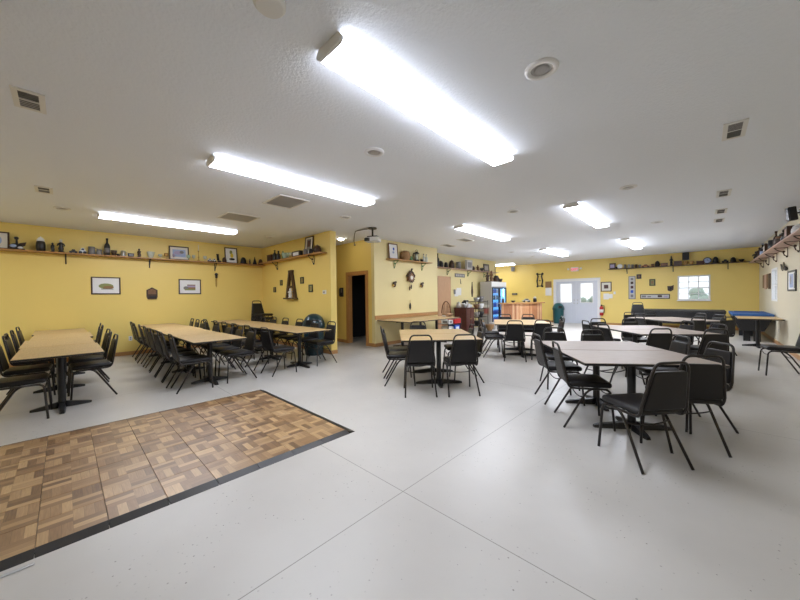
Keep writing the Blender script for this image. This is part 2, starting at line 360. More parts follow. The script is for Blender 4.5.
# outside
struct('ground', MB().box(-30,30,YF+.3,60,-.15,-.05).box(XR+.3,30,-30,YF+.3,-.15,-.05), 'wroot')
for i,(x,y,s,lb) in enumerate(((-4.1,21.0,.55,'shrub outside seen through the right pane of the double door'),(-5.3,22,.5,'shrub outside seen through the left pane of the double door'),(.2,22.5,.75,'shrub outside seen through the far wall window'))):
    b=MB(); rr=random.Random(i)
    for k in range(26):
        a=rr.random()*2*PI; q=rr.random()**.5*s; z=.25+rr.random()*1.1*s*1.6
        b.ball((q*math.cos(a),q*math.sin(a),z),.22*s+.1,m=0,n=8)
    b.ball((0,0,.2),.25*s,.25*s,.26,n=8)
    o=b.build('shrub','leaf',None,(x,y,-.05)); tag(o,'green '+lb,'shrub','shrubs outside')

# ------------------------------------------------------------------ ceiling fixtures
def fixture(x,y0,label,rz=0,L=2.44,lm='lens'):
    t=thing('fluorescent_light',label,'ceiling light',(x,y0,H),rz,'fluorescent ceiling lights')
    MB().box(-.10,.10,.02,L-.02,-.02,0).build('housing','white',t)
    pr=[(-.085,-.012),(-.118,-.016),(-.134,-.034),(-.130,-.056),(-.110,-.070),(.110,-.070),(.130,-.056),(.134,-.034),(.118,-.016),(.085,-.012)]
    h=L/2
    for a,b in ((.022,h-.006),(h+.006,L-.022)):
        n=len(pr); q=MB(); vs=[(x_,d,z_) for d in (a,b) for x_,z_ in pr]
        for k in range(n): q.add(vs,[(k,(k+1)%n,n+(k+1)%n,n+k)],0 if k in (3,4,5) else 1)
        q.add(vs,[tuple(range(n))[::-1],tuple(range(n,2*n))],1); q.build('lens',[lm,'lens_side'],t)
    pe=[(a*1.015,(b+.03)*1.02-.03) for a,b in pr]; pe[0]=(-.10,0); pe[-1]=(.10,0)
    for a,b in ((0,.022),(L-.022,L)): MB().prism(pe,a,b,'y').build('end_cap','offwhite',t)
    MB().prism([(a*1.01,b*1.01) for a,b in pr],h-.006,h+.006,'y').build('joint_band','offwhite',t)
    return t
for x,y,lb in ((-1.73,1.18,'long fluorescent ceiling light nearest the camera, largest in view'),(-4.12,1.18,'long fluorescent ceiling light between the large one and the left row'),
    (-8.25,.46,'long fluorescent ceiling light over the leftmost tables'),(-4.1,6.28,'fluorescent ceiling light in front of the cuckoo clock wall'),
    (-1.73,6.27,'fluorescent ceiling light above the right hand octagon of tables'),(-1.68,11.35,'farthest right fluorescent light near the far shelf'),
    (-4.1,11.6,'small distant fluorescent light before the double doors')):
    fixture(x,y,lb,lm='lens_far' if y>11 else 'lens')
fixture(-8.25,-4.4,'unseen fluorescent fill light added at the rear left behind the camera')  # unseen fixture, added to brighten the partition and left wall
fixture(-7.0,15.9,'fluorescent ceiling light above the bar alcove, turned sideways',PI/2,lm='lens_dim')
def can(x,y,lb):
    t=thing('recessed_light',lb,'ceiling light',(x,y,H),0,'recessed can lights')
    b=MB(); n=28; pr=[(.074,-.002),(.078,-.016),(.100,-.016),(.114,-.008),(.114,0)]
    vs=[(q*math.cos(2*PI*k/n),q*math.sin(2*PI*k/n),z) for q,z in pr for k in range(n)]
    b.add(vs,[(i*n+k,i*n+(k+1)%n,(i+1)*n+(k+1)%n,(i+1)*n+k) for i in range(4) for k in range(n)],0,True); b.build('trim_ring','white',t)
    MB().lathe([(.077,-.003),(.02,-.001)],24).build('reflector','can',t)
    MB().lathe([(.052,-.003),(.05,-.008),(.03,-.013),(.01,-.015)],16).build('bulb','greyvent',t)
for x,y,lb in ((-.85,2.4,'largest recessed can light, right of the big fluorescent'),(-2.69,2.43,'recessed can light between the two nearest fluorescents'),(-.84,5.96,'recessed can light right of the second fluorescent row'),
   (-2.68,6.02,'recessed can light between the fluorescents of the second row'),(-.78,9.34,'recessed can light toward the far shelf'),(-5.3,3.97,'recessed can light just beside the projector'),
   (-8.22,.0,'recessed can light by the leftmost fluorescent'),(-8.42,3.82,'recessed can light near the partition corner'),(-5.28,11.66,'recessed can light ahead of the bar'),(-5.22,13.53,'recessed can light nearest the bar')):
    can(x,y,lb)
def vent(x,y,sx,sy,lb,rows=2,m='vent'):
    rz=0
    if rows==2 and sx>sy: sx,sy,rz=sy,sx,PI/2
    t=thing('ceiling_vent',lb,'vent',(x,y,H),rz,'ceiling air vents')
    e=.035
    MB().box(-sx/2,sx/2,-sy/2,-sy/2+e,-.012,0).box(-sx/2,sx/2,sy/2-e,sy/2,-.012,0).box(-sx/2,-sx/2+e,-sy/2+e,sy/2-e,-.012,0).box(sx/2-e,sx/2,-sy/2+e,sy/2-e,-.012,0).build('vent_frame','offwhite',t)
    MB().box(-sx/2+e,sx/2-e,-sy/2+e,sy/2-e,-.004,0).build('backing',m,t)
    if rows==2: MB().box(-sx/2+e,sx/2-e,(-sy/2+e if not rz else .01),(-.01 if not rz else sy/2-e),-.006,-.004).build('backing','greyvent',t)
    s=MB(); n=max(4,int((sy-2*e)/.03))
    for i in range(n):
        yy=-sy/2+e+(sy-2*e)*(i+.5)/n; s.box(-sx/2+e,sx/2-e,yy-.004,yy+.004,-.010,-.004)
    s.build('louvre',m if rows==2 else 'greyvent',t)
    if rows==2: MB().box(-sx/2+e,sx/2-e,-.008,.008,-.012,-.004).build('divider','offwhite',t)
vent(-3.97,-.17,.36,.18,'white ceiling vent at the upper left of the photo'); vent(-7.03,-.18,.36,.18,'small white ceiling vent left of the middle fluorescent')
vent(.22,4.65,.17,.45,'large white ceiling vent at the upper right'); vent(.23,7.46,.17,.45,'second ceiling vent along the right side'); vent(.24,9.05,.17,.45,'third ceiling vent along the right side'); vent(.24,10.15,.17,.45,'farthest ceiling vent along the right side')
vent(-5.15,2.62,.66,.52,'large return grille under the middle fluorescent light',1,'greyvent'); vent(-6.8,2.45,.62,.62,'large return grille closer to the left wall',1,'greyvent')
vent(-5.05,8.1,.3,.5,'grey ceiling vent before the kitchen wall',1,'vent'); vent(-6.0,8.6,.3,.5,'pale ceiling vent near the cuckoo clock wall',1,'greyvent')
o=MB().lathe([(.07,-.045),(.085,-.03),(.085,0)],20,(-1.72,.8,H)).build('smoke_detector','offwhite'); tag(o,'round white smoke detector at the top edge of the photo','smoke detector')
t=thing('dome_light','small lit dome ceiling light in the hallway','ceiling light',(-7.28,5.3,H))
MB().lathe([(.10,-.02),(.10,0)],24).build('base_ring','white',t); MB().ball((0,0,-.02),.09,.09,.045,n=20).build('dome','ledlens',t)
# projector and its cable
t=thing('projector','black and white projector hanging from the ceiling mount','projector',(-5.70,5.07,H),math.radians(28))
MB().lathe([(.10,-.025),(.10,0)],20).build('mount_plate','black',t); MB().tube([(0,0,-.02),(0,0,-.2)],.022,10).build('mount_pole','black',t)
MB().bbox(-.13,.13,-.05,.05,-.225,-.19,.008).build('mount_bracket','black',t)
MB().bbox(-.17,.17,-.13,.13,-.33,-.225,.025,3).build('body','offwhite',t); MB().bbox(-.171,-.02,-.134,.10,-.325,-.235,.02,2).build('front_grille','black',t)
o=MB().tube([(-.08,-.133,-.28),(-.08,-.165,-.28)],.035,14); o.build('lens','black',t)
c=MB(); c.tube([(-5.75,5.04,H-.012),(-5.9,5.0,H-.012),(-6.1,4.97,H-.012),(-6.2,4.95,H-.02),(-6.24,4.95,H-.12),(-6.26,4.95,H-.25),(-6.24,4.96,H-.34)],.008); c.ball((-6.24,4.96,H-.35),.022)
tag(c.build('projector_cable','black'),'black cable running from the projector mount along the ceiling','cable')

# ------------------------------------------------------------------ dance floor
M['ramp']=mat('glossy_black_plastic',(.02,.02,.022),.3,coat=.6)
df=thing('dance_floor','portable parquet dance floor with black ramp edging','dance floor',(-3.77,.5,0))
Tq=.305; FX0,FY1=-4.845,2.0
g=.0012
tile=None
for i in range(7):
    for j in range(11):
        x0=FX0+i*Tq; y1=FY1-j*Tq
        if tile is None:
            tile=MB().bbox(-Tq/2+g,Tq/2-g,-Tq/2+g,Tq/2-g,.0,.018,.002,1,smooth=False).build('tile','parquet',df)
            o=tile
        else:
            o=tile.copy(); C.objects.link(o)
        o.location=(x0+Tq/2+3.77,y1-Tq/2-.5,0)
FX1=FX0+7*Tq; FY0=FY1-11*Tq
MB().box(FX0-.03,FX1+.03,FY0-.03,FY1+.03,0,.008).build('underlay','black',df,(3.77,-.5,0))
rr=[(0,0),(.075,0),(.075,.003),(.004,.019),(0,.019)]
for j in range(11):
    y1=FY1-j*Tq; b=MB(); b.prism([(FX1+a,z) for a,z in rr],y1-Tq+.002,y1-.002,'y'); b.build('ramp_edge','ramp',df,(3.77,-.5,0))
b=MB(); b.prism([(FY1+a*.85,z) for a,z in rr],FX0,FX1+.074,'x'); b.build('ramp_edge','black',df,(3.77,-.5,0))
b=MB(); b.prism([(FX0-a*.35,z) for a,z in rr],FY0,FY1+.03,'y'); b.build('ramp_edge','black',df,(3.77,-.5,0))
b=MB(); b.bbox(-2.59,-2.57,-.9,-.13,0,.008,.003,1); tag(b.build('metal_strip','steel'),'thin grey metal strip lying beside the dance floor edge','strip')

# ------------------------------------------------------------------ chairs
def arc(p,q,c,n=4):   # quadratic corner
    p,q,c=Vector(p),Vector(q),Vector(c)
    return [tuple(p*(1-t)**2+c*2*t*(1-t)+q*t*t) for t in [i/n for i in range(n+1)]]
CH=[]
def back_pt(x,z):      # the leaning plane of the back
    return (x, -.205-(z-.45)*.19, z)
def chair_proto():
    t=thing('banquet_chair','chair','chair')
    b=MB(); b.bbox(-.205,.205,-.20,.215,.425,.485,.028,3,smooth=True)
    b.build('seat','vinyl',t)
    # tapered back pad
    bm=MB(); z0,z1,w0,w1=.480,.795,.186,.140; th=.017
    bm.bbox(-1,1,-1,1,-1,1,.12,2,smooth=True)
    vv=[]
    for (x,y,z) in bm.v:
        k=(z+1)/2; zz=z0+(z1-z0)*k; ww=w0+(w1-w0)*k; p=back_pt(x*ww,zz); vv.append((p[0],p[1]+y*th+.004,p[2]))
    bm.v=vv; bm.build('backrest','vinyl',t)
    # back hoop that runs down into the side rails
    rt=.0115
    top=.865
    L=[(-.195,.17,.415),(-.195,-.12,.415)]+arc((-.195,-.16,.418),back_pt(-.200,.50),(-.198,-.205,.42))
    L+=[back_pt(-.154,.79)]+arc(back_pt(-.150,.80),back_pt(-.085,top),back_pt(-.142,top),6)
    Rr=[(-x,y,z) for x,y,z in L[::-1]]
    h=MB(); h.tube(L+Rr,rt,8); h.build('back_frame','frame',t)
    for s in (-1,1):
        l=MB(); l.tube(arc((s*.195,.13,.415),(s*.198,.20,.36),(s*.195,.19,.415))+[(s*.215,.225,.0)],rt,8); l.build('leg','frame',t)
    for s in (-1,1):
        l=MB(); l.tube(arc((s*.195,.05,.415),(s*.198,-.06,.33),(s*.195,-.01,.415))+[(s*.218,-.25,.0)],rt,8); l.build('leg','frame',t)
    MB().tube(arc((-.195,.19,.375),(.195,.19,.375),(0,.19,.30),6),.007,6).build('cross_brace','frame',t)
    MB().tube(arc((-.197,-.07,.33),(.197,-.07,.33),(0,-.07,.27),6),.007,6).build('cross_brace','frame',t)
    return t
chair0=chair_proto(); used=[False]
def chair(x,y,rz,label,group):
    """rz: direction faced, measured from +Y"""
    if not used[0]:
        used[0]=True; chair0.location=(x,y,0); chair0.rotation_euler=(0,0,rz); chair0['label']=label; chair0['group']=group; return chair0
    return dup(chair0,(x,y,0),rz,label,group)
# ------------------------------------------------------------------ pedestal tables
def table_proto(nm,m):
    t=thing('pedestal_table','table','table')
    MB().bbox(-.608,.608,-.379,.379,.722,.75,.004,1,smooth=False).build('tabletop',m,t)
    MB().bbox(-.6095,.6095,-.3805,.3805,.7225,.748,.006,2).build('edge_band','black',t)
    MB().lathe([(.042,.05),(.038,.10),(.038,.66),(.05,.70)],16).build('column','black',t)
    MB().box(-.30,.30,-.03,.03,.695,.722).box(-.03,.03,-.22,.22,.695,.722).build('top_spider','black',t)
    for (dx,dy) in ((1,0),(-1,0),(0,1),(0,-1)):
        Lg=.37 if dx else .28; b=MB(); b.add([],[])
        sec=[(.02,.018,.085),(.06,.036,.07),(Lg-.05,.030,.038),(Lg,.02,.026)]
        vs=[];fs=[]
        for (d,wd,hh) in sec:
            for (s,z) in ((-1,.0),(1,.0),(.7,hh),(-.7,hh)):
                vs.append((dx*d-dy*s*wd, dy*d+dx*s*wd, z))
        for i in range(3):
            for k in range(4): fs.append((i*4+k,i*4+(k+1)%4,(i+1)*4+(k+1)%4,(i+1)*4+k))
        fs+= [(0,1,2,3),(12,13,14,15)]; b.add(vs,fs); b.build('base_foot','black',t)
    return t
tp={}
def table(x,y,rz,label,group,m='laminate'):
    if m not in tp:
        tp[m]=table_proto('t',m); o=tp[m]; o.location=(x,y,0); o.rotation_euler=(0,0,rz); o['label']=label; o['group']=group; return o
    return dup(tp[m],(x,y,0),rz,label,group)

# three long rows toward the left wall
rows=(('leftmost','leftmost table row',-.04,[-6.1,-7.32,-8.54,-9.76]),('middle','middle long table row',1.69,[-6.08,-7.3,-8.52,-9.76]),('right','long table row by the partition',3.33,[-6.05,-7.27,-8.49,-9.71]))
for key,nm,y,xs in rows:
    for i,x in enumerate(xs):
        table(x-.012*i,y+(0,-.025,.015,-.02)[i],(0,.008,-.006,.01)[i],f"oak laminate table, {ORD[i]} from the open end of the {nm}",nm+' tables')
def rowchairs(xs,y,rz,side,nm):
    for i,x in enumerate(xs):
        chair(x,y+random.uniform(-.02,.02),rz+random.uniform(-.07,.07),f"black chair, {ORD[i]} from open end, {side} side of {nm}",'chairs along the long rows')
rowchairs([-5.86,-6.75,-7.75,-8.2,-9.0,-10.0],-.36,0,'left','the leftmost table row')
rowchairs([-6.5,-7.15,-7.8,-9.1,-9.95],.26,PI,'right','the leftmost table row')
rowchairs([-5.83,-6.33,-6.88,-7.42,-8.02,-8.6,-9.2,-9.85],1.36,0,'left','the middle table row')
rowchairs([-5.9,-6.5,-7.1,-7.85,-8.85,-9.4,-9.95],2.06,PI,'right','the middle table row')
rowchairs([-5.76,-6.5,-7.2,-7.9,-8.5,-9.3],2.76,0,'left','the partition side row')
rowchairs([-5.9,-6.55,-7.25,-7.95,-8.7,-9.4],3.74,PI,'right','the partition side row')

# table pairs set at an angle
sets={}
def tset(key,c,ang,nm,m,front=(),left=(),right=(),back=()):
    a=math.radians(ang); U=Vector((math.cos(a),math.sin(a),0)); V=Vector((-math.sin(a),math.cos(a),0)); c=Vector((*c,0))
    for s,wd in ((-1,'nearer'),(1,'farther')):
        p=c+V*(.385*s); table(p.x,p.y,a,f"pedestal table, {wd} half of the {nm}",nm+' halves',m)
    for side,lst,o,d,face in (('near',front,-V*.76,U,0),('far',back,V*.76,-U,PI),('left',left,-U*.61,-V,-PI/2),('right',right,U*.61,V,PI/2)):
        for i,(s,dist,jit) in enumerate(lst):
            p=c+o+o.normalized()*dist+d*s
            wh=('' if len(lst)==1 else ('first ' if i==0 else 'second '))
            w2='' if len(lst)==1 else {'near':(', left one',', right one'),'far':(', right one',', left one'),'left':(', farther one',', nearer one'),'right':(', nearer one',', farther one')}[side][i]
            chair(p.x,p.y,a+face+math.radians(jit),f"black chair, {side} side of {nm}{w2}",'chairs around the angled table pairs')
tset('T6',(-.775,4.365),36,'closest right hand table pair','laminate2',
     front=[(-.26,.243,14),(.267,-.077,-3)],left=[(-.50,-.2,0),(.24,-.2,-6)],right=[(-.20,.09,3),(.42,.11,-4)],back=[(-.30,.10,5),(.18,.42,-4)])
tset('T4',(-3.36,4.40),45,'centre table pair before the cuckoo clock wall','laminate',
     front=[(-.35,.09,0),(.24,.09,3)],left=[(-.2,.05,4),(.30,.0,-2)],right=[(-.20,-.14,0),(.36,-.16,0)],back=[(.2,.16,0)])
tset('T5',(-3.25,7.654),28,'distant table pair before the bar','laminate',
     front=[(-.21,.18,0),(.38,-.08,-3)],left=[(-.15,.1,0),(.60,.02,5)],right=[(-.3,.0,0),(.3,.1,0)],back=[(-.3,.10,0),(.3,.08,0)])
tset('T7',(-.74,7.36),39,'second right hand table pair','laminate2',
     front=[(-.50,.0,0),(.2,.12,-4)],left=[(-.55,-.05,0),(.15,.0,6)],right=[(-.3,.05,0),(.35,.05,0)],back=[(-.3,.0,0),(.3,.1,0)])
tset('T8',(-.58,10.65),43,'third right hand table pair','laminate2',
     front=[(-.3,.0,0),(.3,.05,0)],left=[(.2,.1,0)],right=[(-.3,.0,0),(.3,.1,0)],back=[(-.3,.1,0),(.3,.1,0)])
table(1.0,12.35,PI/2,'pedestal table standing alone against the right wall','single table by the right wall')
for i,y in enumerate((6.37,7.14,7.91)):
    table(-5.985,y,0,f"oak table against the cuckoo clock wall, {ORD[i]} from the hallway",'tables along the cuckoo clock wall')
chair(.95,8.36,PI/2+.12,'black chair alone at the right edge of the photo facing left','lone chairs')
# leaned stack in the corner and the pair by the dark pool table
for k in range(5):
    c=chair(-9.62+.02*k,4.08,-PI/2+.25,f"black chair stacked in the corner by the partition, {['lowest','second lowest','middle one','second highest','topmost'][k]} of five",'corner chair stack'); c.location.z=.112*k
for k in range(3):
    c=chair(-1.72,14.35,PI+.25,f"black chair stacked left of the covered pool table, {['lowest','middle one','topmost'][k]}",'pool table chair stack'); c.location.z=.105*k

# ------------------------------------------------------------------ big things by the walls
def dome_bin(loc,label,m,s=1):
    t=thing('dome_top_bin',label,'trash bin',loc,.6)
    MB().lathe([(.20,0),(.215,.02),(.235,.30),(.245,.66),(.25,.68)],24).build('body',m,t)
    MB().lathe([(.262,.66),(.268,.68),(.266,.73),(.245,.82),(.20,.91),(.13,.975),(.05,1.0),(.005,1.003)],24).build('dome_lid',m,t)
    p=MB(); p.prism([(-.09,.74),(.09,.74),(.075,.86),(-.075,.86)],-.275,-.19,'y'); p.build('flap','black',t)
dome_bin((-6.95,4.22,0),'dark teal dome topped trash bin standing against the partition wall','dteal')
dome_bin((-5.17,16.65,0),'bright teal dome topped trash bin beside the double doors','teal')
# pool tables
def pool(loc,rz,label,top,L,Wd,zt=.79):
    t=thing('pool_table',label,'pool table',loc,rz)
    b=MB(); x,y=L/2,Wd/2
    lo=[(-x+.17,-y+.17),(x-.17,-y+.17),(x-.17,y-.17),(-x+.17,y-.17)]; hi=[(-x,-y),(x,-y),(x,y),(-x,y)]
    b.add([(a,c,.30) for a,c in lo]+[(a,c,zt-.06) for a,c in hi],[(3,2,1,0),(4,5,6,7)]+[(k,(k+1)%4,4+(k+1)%4,4+k) for k in range(4)]); b.build('cabinet','black',t)
    b=MB(); w=.12
    b.bbox(-x,x,-y,-y+w,zt-.06,zt,.012).bbox(-x,x,y-w,y,zt-.06,zt,.012).bbox(-x,-x+w,-y+w,y-w,zt-.06,zt,.012).bbox(x-w,x,-y+w,y-w,zt-.06,zt,.012); b.build('rail',top if top=='blue' else 'rubber',t)
    MB().box(-x+w-.01,x-w+.01,-y+w-.01,y-w+.01,zt-.07,zt-.035 if top=='blue' else zt-.004).build('bed_cloth' if top=='blue' else 'cover',top,t)
    for sx in (-1,1):
        for sy in (-1,1):
            l=MB(); l.add([(sx*(x-.30)+i*.07,sy*(y-.30)+j*.07,z) for z in (0,.30) for i,j in ((-1,-1),(1,-1),(1,1),(-1,1))],[(3,2,1,0),(4,5,6,7)]+[(k,(k+1)%4,4+(k+1)%4,4+k) for k in range(4)]); l.build('leg','black',t)
pool((.99,14.45,0),PI/2,'pool table with bright blue felt beside the right wall','blue',2.2,.80)
pool((-.62,15.75,0),0,'pool table under a black cover below the far window','rubber',2.30,1.25)
# drinks fridge
def fridge():
    x0,x1,y0,y1,h=-7.14,-6.60,12.62,14.02,2.0
    t=thing('drinks_fridge','tall grey drinks fridge with two lit glass doors','fridge',((x0+x1)/2,(y0+y1)/2,0))
    X,Y=(x1-x0)/2,(y1-y0)/2
    b=MB(); b.box(-X,X,-Y,-Y+.05,.0,h).box(-X,X,Y-.05,Y,0,h).box(-X,-X+.05,-Y+.05,Y-.05,0,h).box(-X+.05,X,-Y+.05,Y-.05,0,.22).box(-X+.05,X,-Y+.05,Y-.05,h-.24,h); b.build('cabinet','silver',t)
    MB().box(X,X+.012,-Y+.02,Y-.02,h-.20,h-.02).build('header_panel','offwhite',t)
    MB().box(-X+.05,-X+.055,-Y+.05,Y-.05,.22,h-.24).build('liner','cyan',t)
    MB().box(-X+.055,X-.03,Y-.056,Y-.05,.22,h-.24).box(-X+.055,X-.03,-Y+.05,-Y+.056,.22,h-.24).build('side_liner','cyan',t)
    lm=mat('fridge_tube',(.8,.9,1),.4,emit=((.45,.75,1),9.0))
    for yy in (-Y+.09,Y-.09): MB().tube([(X-.10,yy,.3),(X-.10,yy,h-.3)],.008,8).build('light_tube',lm,t)
    for z in (.55,.88,1.21,1.5): MB().box(-X+.06,X-.14,-Y+.06,Y-.06,z-.01,z).build('shelf','steel',t)
    for a,c in ((-Y+.03,-.01),(.01,Y-.03)):
        b=MB(); w=.05; b.box(X-.01,X+.03,a,a+w,.20,h-.25).box(X-.01,X+.03,c-w,c,.20,h-.25).box(X-.01,X+.03,a+w,c-w,.20,.26).box(X-.01,X+.03,a+w,c-w,h-.31,h-.25); d=b.build('door','black',t)
        MB().box(X+.005,X+.012,a+w,c-w,.26,h-.31).build('pane','glass',d)
        yy=c-.03 if a<-.1 else a+.03; MB().tube([(X+.03,yy,.9),(X+.06,yy,.95),(X+.06,yy,1.25),(X+.03,yy,1.3)],.01).build('handle','steel',d)
    MB().box(X,X+.01,-Y+.03,Y-.03,.03,.18).build('kick_grille','vent',t)
    cx,cy=(x0+x1)/2,(y0+y1)/2
    cols=['dblue','dblue','teal','lblue','dblue','green','lblue','steel']; proto={}
    q=random.Random(3)
    for si,z in enumerate((.23,.55,.88,1.21,1.5)):
        for k in range(9):
            c='dblue' if si<2 else cols[q.randrange(8)]
            yy=cy-Y+.14+(2*Y-.28)*k/8; xx=cx+X-.24
            if c not in proto:
                o=thing('drink_bottle','x','bottle',(xx,yy,z)); MB().lathe([(.034,0),(.036,.02),(.036,.15),(.016,.20),(.014,.23)],12).build('body',c,o); MB().lathe([(.017,.23),(.017,.25)],10).build('cap','white',o); proto[c]=o
            else: o=dup(proto[c],(xx,yy,z),0)
            o['group']='bottles in the fridge'; o['label']=f"drink bottle on the {['bottom','second','middle','fourth','top'][si]} fridge shelf, {ORD[k]} from the left"
fridge()
# curved bar
t=thing('bar_counter','curved wooden bar counter with vertical plank front','bar counter',(-6.05,15.3,0))
A_,B_=Vector((-.36,-2.15)),Vector((.66,-.25)); ctl=(A_+B_)/2+Vector((.55,-.36))*.75
cur=[(A_*(1-q)**2+ctl*2*q*(1-q)+B_*q*q) for q in [k/16 for k in range(17)]]
def off(P,d):
    out=[]
    for i,p in enumerate(P):
        a=P[max(0,i-1)]; b=P[min(len(P)-1,i+1)]; tt=(b-a).normalized(); out.append(p+Vector((tt.y,-tt.x))*d)
    return out
fr=off(cur,0); bk=[p+(q-p).normalized()*(.14+.38*k/16) for k,(p,q) in enumerate(zip(fr,off(cur,-.5)))]
poly=[tuple(p) for p in fr]+[tuple(p) for p in bk[::-1]]
MB().prism(poly,.06,1.02,'z').build('body','barwood',t)
fo=off(cur,.10); bo=[p+(q-p).normalized()*(.18+.38*k/16) for k,(p,q) in enumerate(zip(fr,off(cur,-.5)))]
fo[0]+=Vector((-.06,-.09)); bo[0]+=Vector((-.06,-.09)); fo[-1]+=Vector((.04,.06)); bo[-1]+=Vector((.04,.06))
MB().prism([tuple(p) for p in fo]+[tuple(p) for p in bo[::-1]],1.02,1.075,'z').build('top','oakx',t)
M['cedar_dark']=wood('dark_cedar',(.30,.115,.045),(.45,.20,.09),9,(10,10,.7),.45); M['cedar_pale']=wood('pale_cedar',(.55,.31,.16),(.70,.44,.25),9,(10,10,.7),.45)
f2=[(A_*(1-q)**2+ctl*2*q*(1-q)+B_*q*q) for q in [k/24 for k in range(25)]]; o1=off(f2,.002); o2=off(f2,.016)
for i in range(24):
    g1=(o1[i+1]-o1[i])*.03; MB().prism([tuple(o1[i]+g1),tuple(o1[i+1]-g1),tuple(o2[i+1]-g1),tuple(o2[i]+g1)],.06,1.018,'z').build('plank',['barwood','cedar_pale','cedar_dark','barwood','cedar_dark'][(i*7+i//3)%5],t)
fo=off(cur,-.03); bo=[p+(q-p).normalized()*(.12+.3*k/16) for k,(p,q) in enumerate(zip(fr,off(cur,-.5)))]
MB().prism([tuple(p) for p in fo]+[tuple(p) for p in bo[::-1]],0,.06,'z').build('plinth','black',t)

# ------------------------------------------------------------------ shelves
def bracket(parent,loc,rz,m='black',d=.2,h=.2,scroll=False):
    b=MB(); b.bbox(-.012,.012,-.012,0,-h,0,.003,1); b.bbox(-.012,.012,-d,-.012,-.014,0,.003,1)
    if scroll: b.tube([(0,-.01,-h+.01),(0,-d*.25,-h*.85),(0,-d*.35,-h*.5),(0,-d*.6,-h*.35),(0,-d*.8,-h*.22),(0,-d*.95,-.012)],.010,6); b.ball((0,-d*.3,-h*.45),.026); b.ball((0,-.02,-h),.02)
    else: b.tube([(0,-.008,-h*.9),(0,-d*.4,-h*.55),(0,-d*.85,-.015)],.008,6)
    o=b.build('bracket',m,parent,loc); o.rotation_euler=(0,0,rz); return o
def shelf(name,label,loc,rz,L,d,bx,m='oakx',bm_='black',scroll=False,th=.022,bd=None):
    t=thing(name,label,'shelf',loc,rz)          # local: x along the wall, -y into the room, z=0 top of board
    MB().bbox(0,L,-d,0,-th,0,.003,1).build('board',m,t)
    for x in bx: bracket(t,(x,0,-th),0,bm_,bd or d*.85,.22,scroll)
    return t
E2=.001
shelf('wall_shelf','long wooden display shelf along the left yellow wall',(XL,-2.4,2.46),PI/2,6.9-E2,.24,[.9,2.44,3.95,5.49])
shelf('wall_shelf','wooden display shelf on the partition above the letter A',(XL+.25,PY0,2.51),0,3.5,.22,[.85,2.9],scroll=True)
shelf('wall_shelf','short wooden shelf above the cuckoo clock',(BX,6.40,2.49),PI/2,1.90,.22,[.33,1.6],'oakx','green',True)
shelf('wall_shelf','wooden shelf along the kitchen wall behind the grey fridge',(W2,9.0,2.48),PI/2,5.3,.24,[1.35,2.85,4.2],'stone','green',True)
shelf('wall_shelf','dark wooden shelf on the far wall above the window',(-3.12,YF,2.52),0,4.3,.24,[.66,2.2,3.76],'brown')
shelf('wall_shelf','pinkish shelf with scrolled brackets high on the right wall',(XR,17.09,2.48),-PI/2,9.6,.26,[1.2,2.4,3.85,5.4,6.7,7.7],'stone','brown',True,.03)

# ------------------------------------------------------------------ small things
LW,PW,RW=PI/2,0,-PI/2
def put(mk,label,cat,loc,rz=0,group=None):
    t=thing(mk.__name__ if callable(mk) else mk,label,cat,loc,rz,group); return t
def picture(loc,rz,w,h,label,fm='brown',mm='cream',arts=(),lean=.0,cat='picture',fw=.028,nm='framed_picture',mat_w=.05,group=None):
    """origin at the bottom centre of the back; faces local -y"""
    t=thing(nm,label,cat,loc,rz,group); t.rotation_euler=(lean,0,rz)
    b=MB(); b.bbox(-w/2,-w/2+fw,-.022,0,0,h,.004,1).bbox(w/2-fw,w/2,-.022,0,0,h,.004,1).bbox(-w/2+fw,w/2-fw,-.022,0,0,fw,.004,1).bbox(-w/2+fw,w/2-fw,-.022,0,h-fw,h,.004,1); b.build('frame',fm,t)
    MB().box(-w/2+fw,w/2-fw,-.012,-.003,fw,h-fw).build('mat_board',mm,t)
    if arts:
        b=MB(); ms=[]
        for k,a in enumerate(arts):
            kind,cx,cz,sx,sz,m=a; ms.append(m); y=-.0135-.0006*k
            if kind=='b': b.box(cx-sx/2,cx+sx/2,y,-.012,cz-sz/2,cz+sz/2,len(ms)-1)
            else: b.prism([(cx+sx/2*math.cos(2*PI*i/14),cz+sz/2*math.sin(2*PI*i/14)) for i in range(14)],y,-.012,'y',len(ms)-1)
        b.build('print',ms,t)
    return t
def lathe_thing(nm,loc,label,cat,prof,m,extra=None,em=None,en='cap',group=None,n=14,rz=0):
    t=thing(nm,label,cat,loc,rz,group); MB().lathe(prof,n).build('body',m,t)
    if extra: MB().lathe(extra,n).build(en,em or m,t)
    return t
def bottle(loc,h,w,label,m='black',cm='gold',lm=None):
    r_=w/2; t=lathe_thing('bottle',loc,label,'bottle',[(r_*.95,0),(r_,h*.03),(r_,h*.52),(r_*.85,h*.62),(r_*.36,h*.74),(r_*.33,h*.92)],m,[(r_*.42,h*.9),(r_*.42,h)],cm)
    if lm: MB().lathe([(r_*1.02,h*.15),(r_*1.02,h*.42)],14).build('label_band',lm,t)
    return t
def goblet(loc,h,w,label,m='cglass'):
    r_=w/2; t=thing('goblet',label,'glass',loc); 
    MB().lathe([(r_*.2,h*.42),(r_*.8,h*.5),(r_,h*.7),(r_*.9,h),(r_*.82,h),(r_*.9,h*.7),(r_*.6,h*.53),(.001,h*.47)],14).build('bowl',m,t)
    MB().lathe([(r_*.75,0),(r_*.7,h*.03),(r_*.14,h*.07),(r_*.12,h*.38),(r_*.2,h*.43)],14).build('stem',m,t); return t
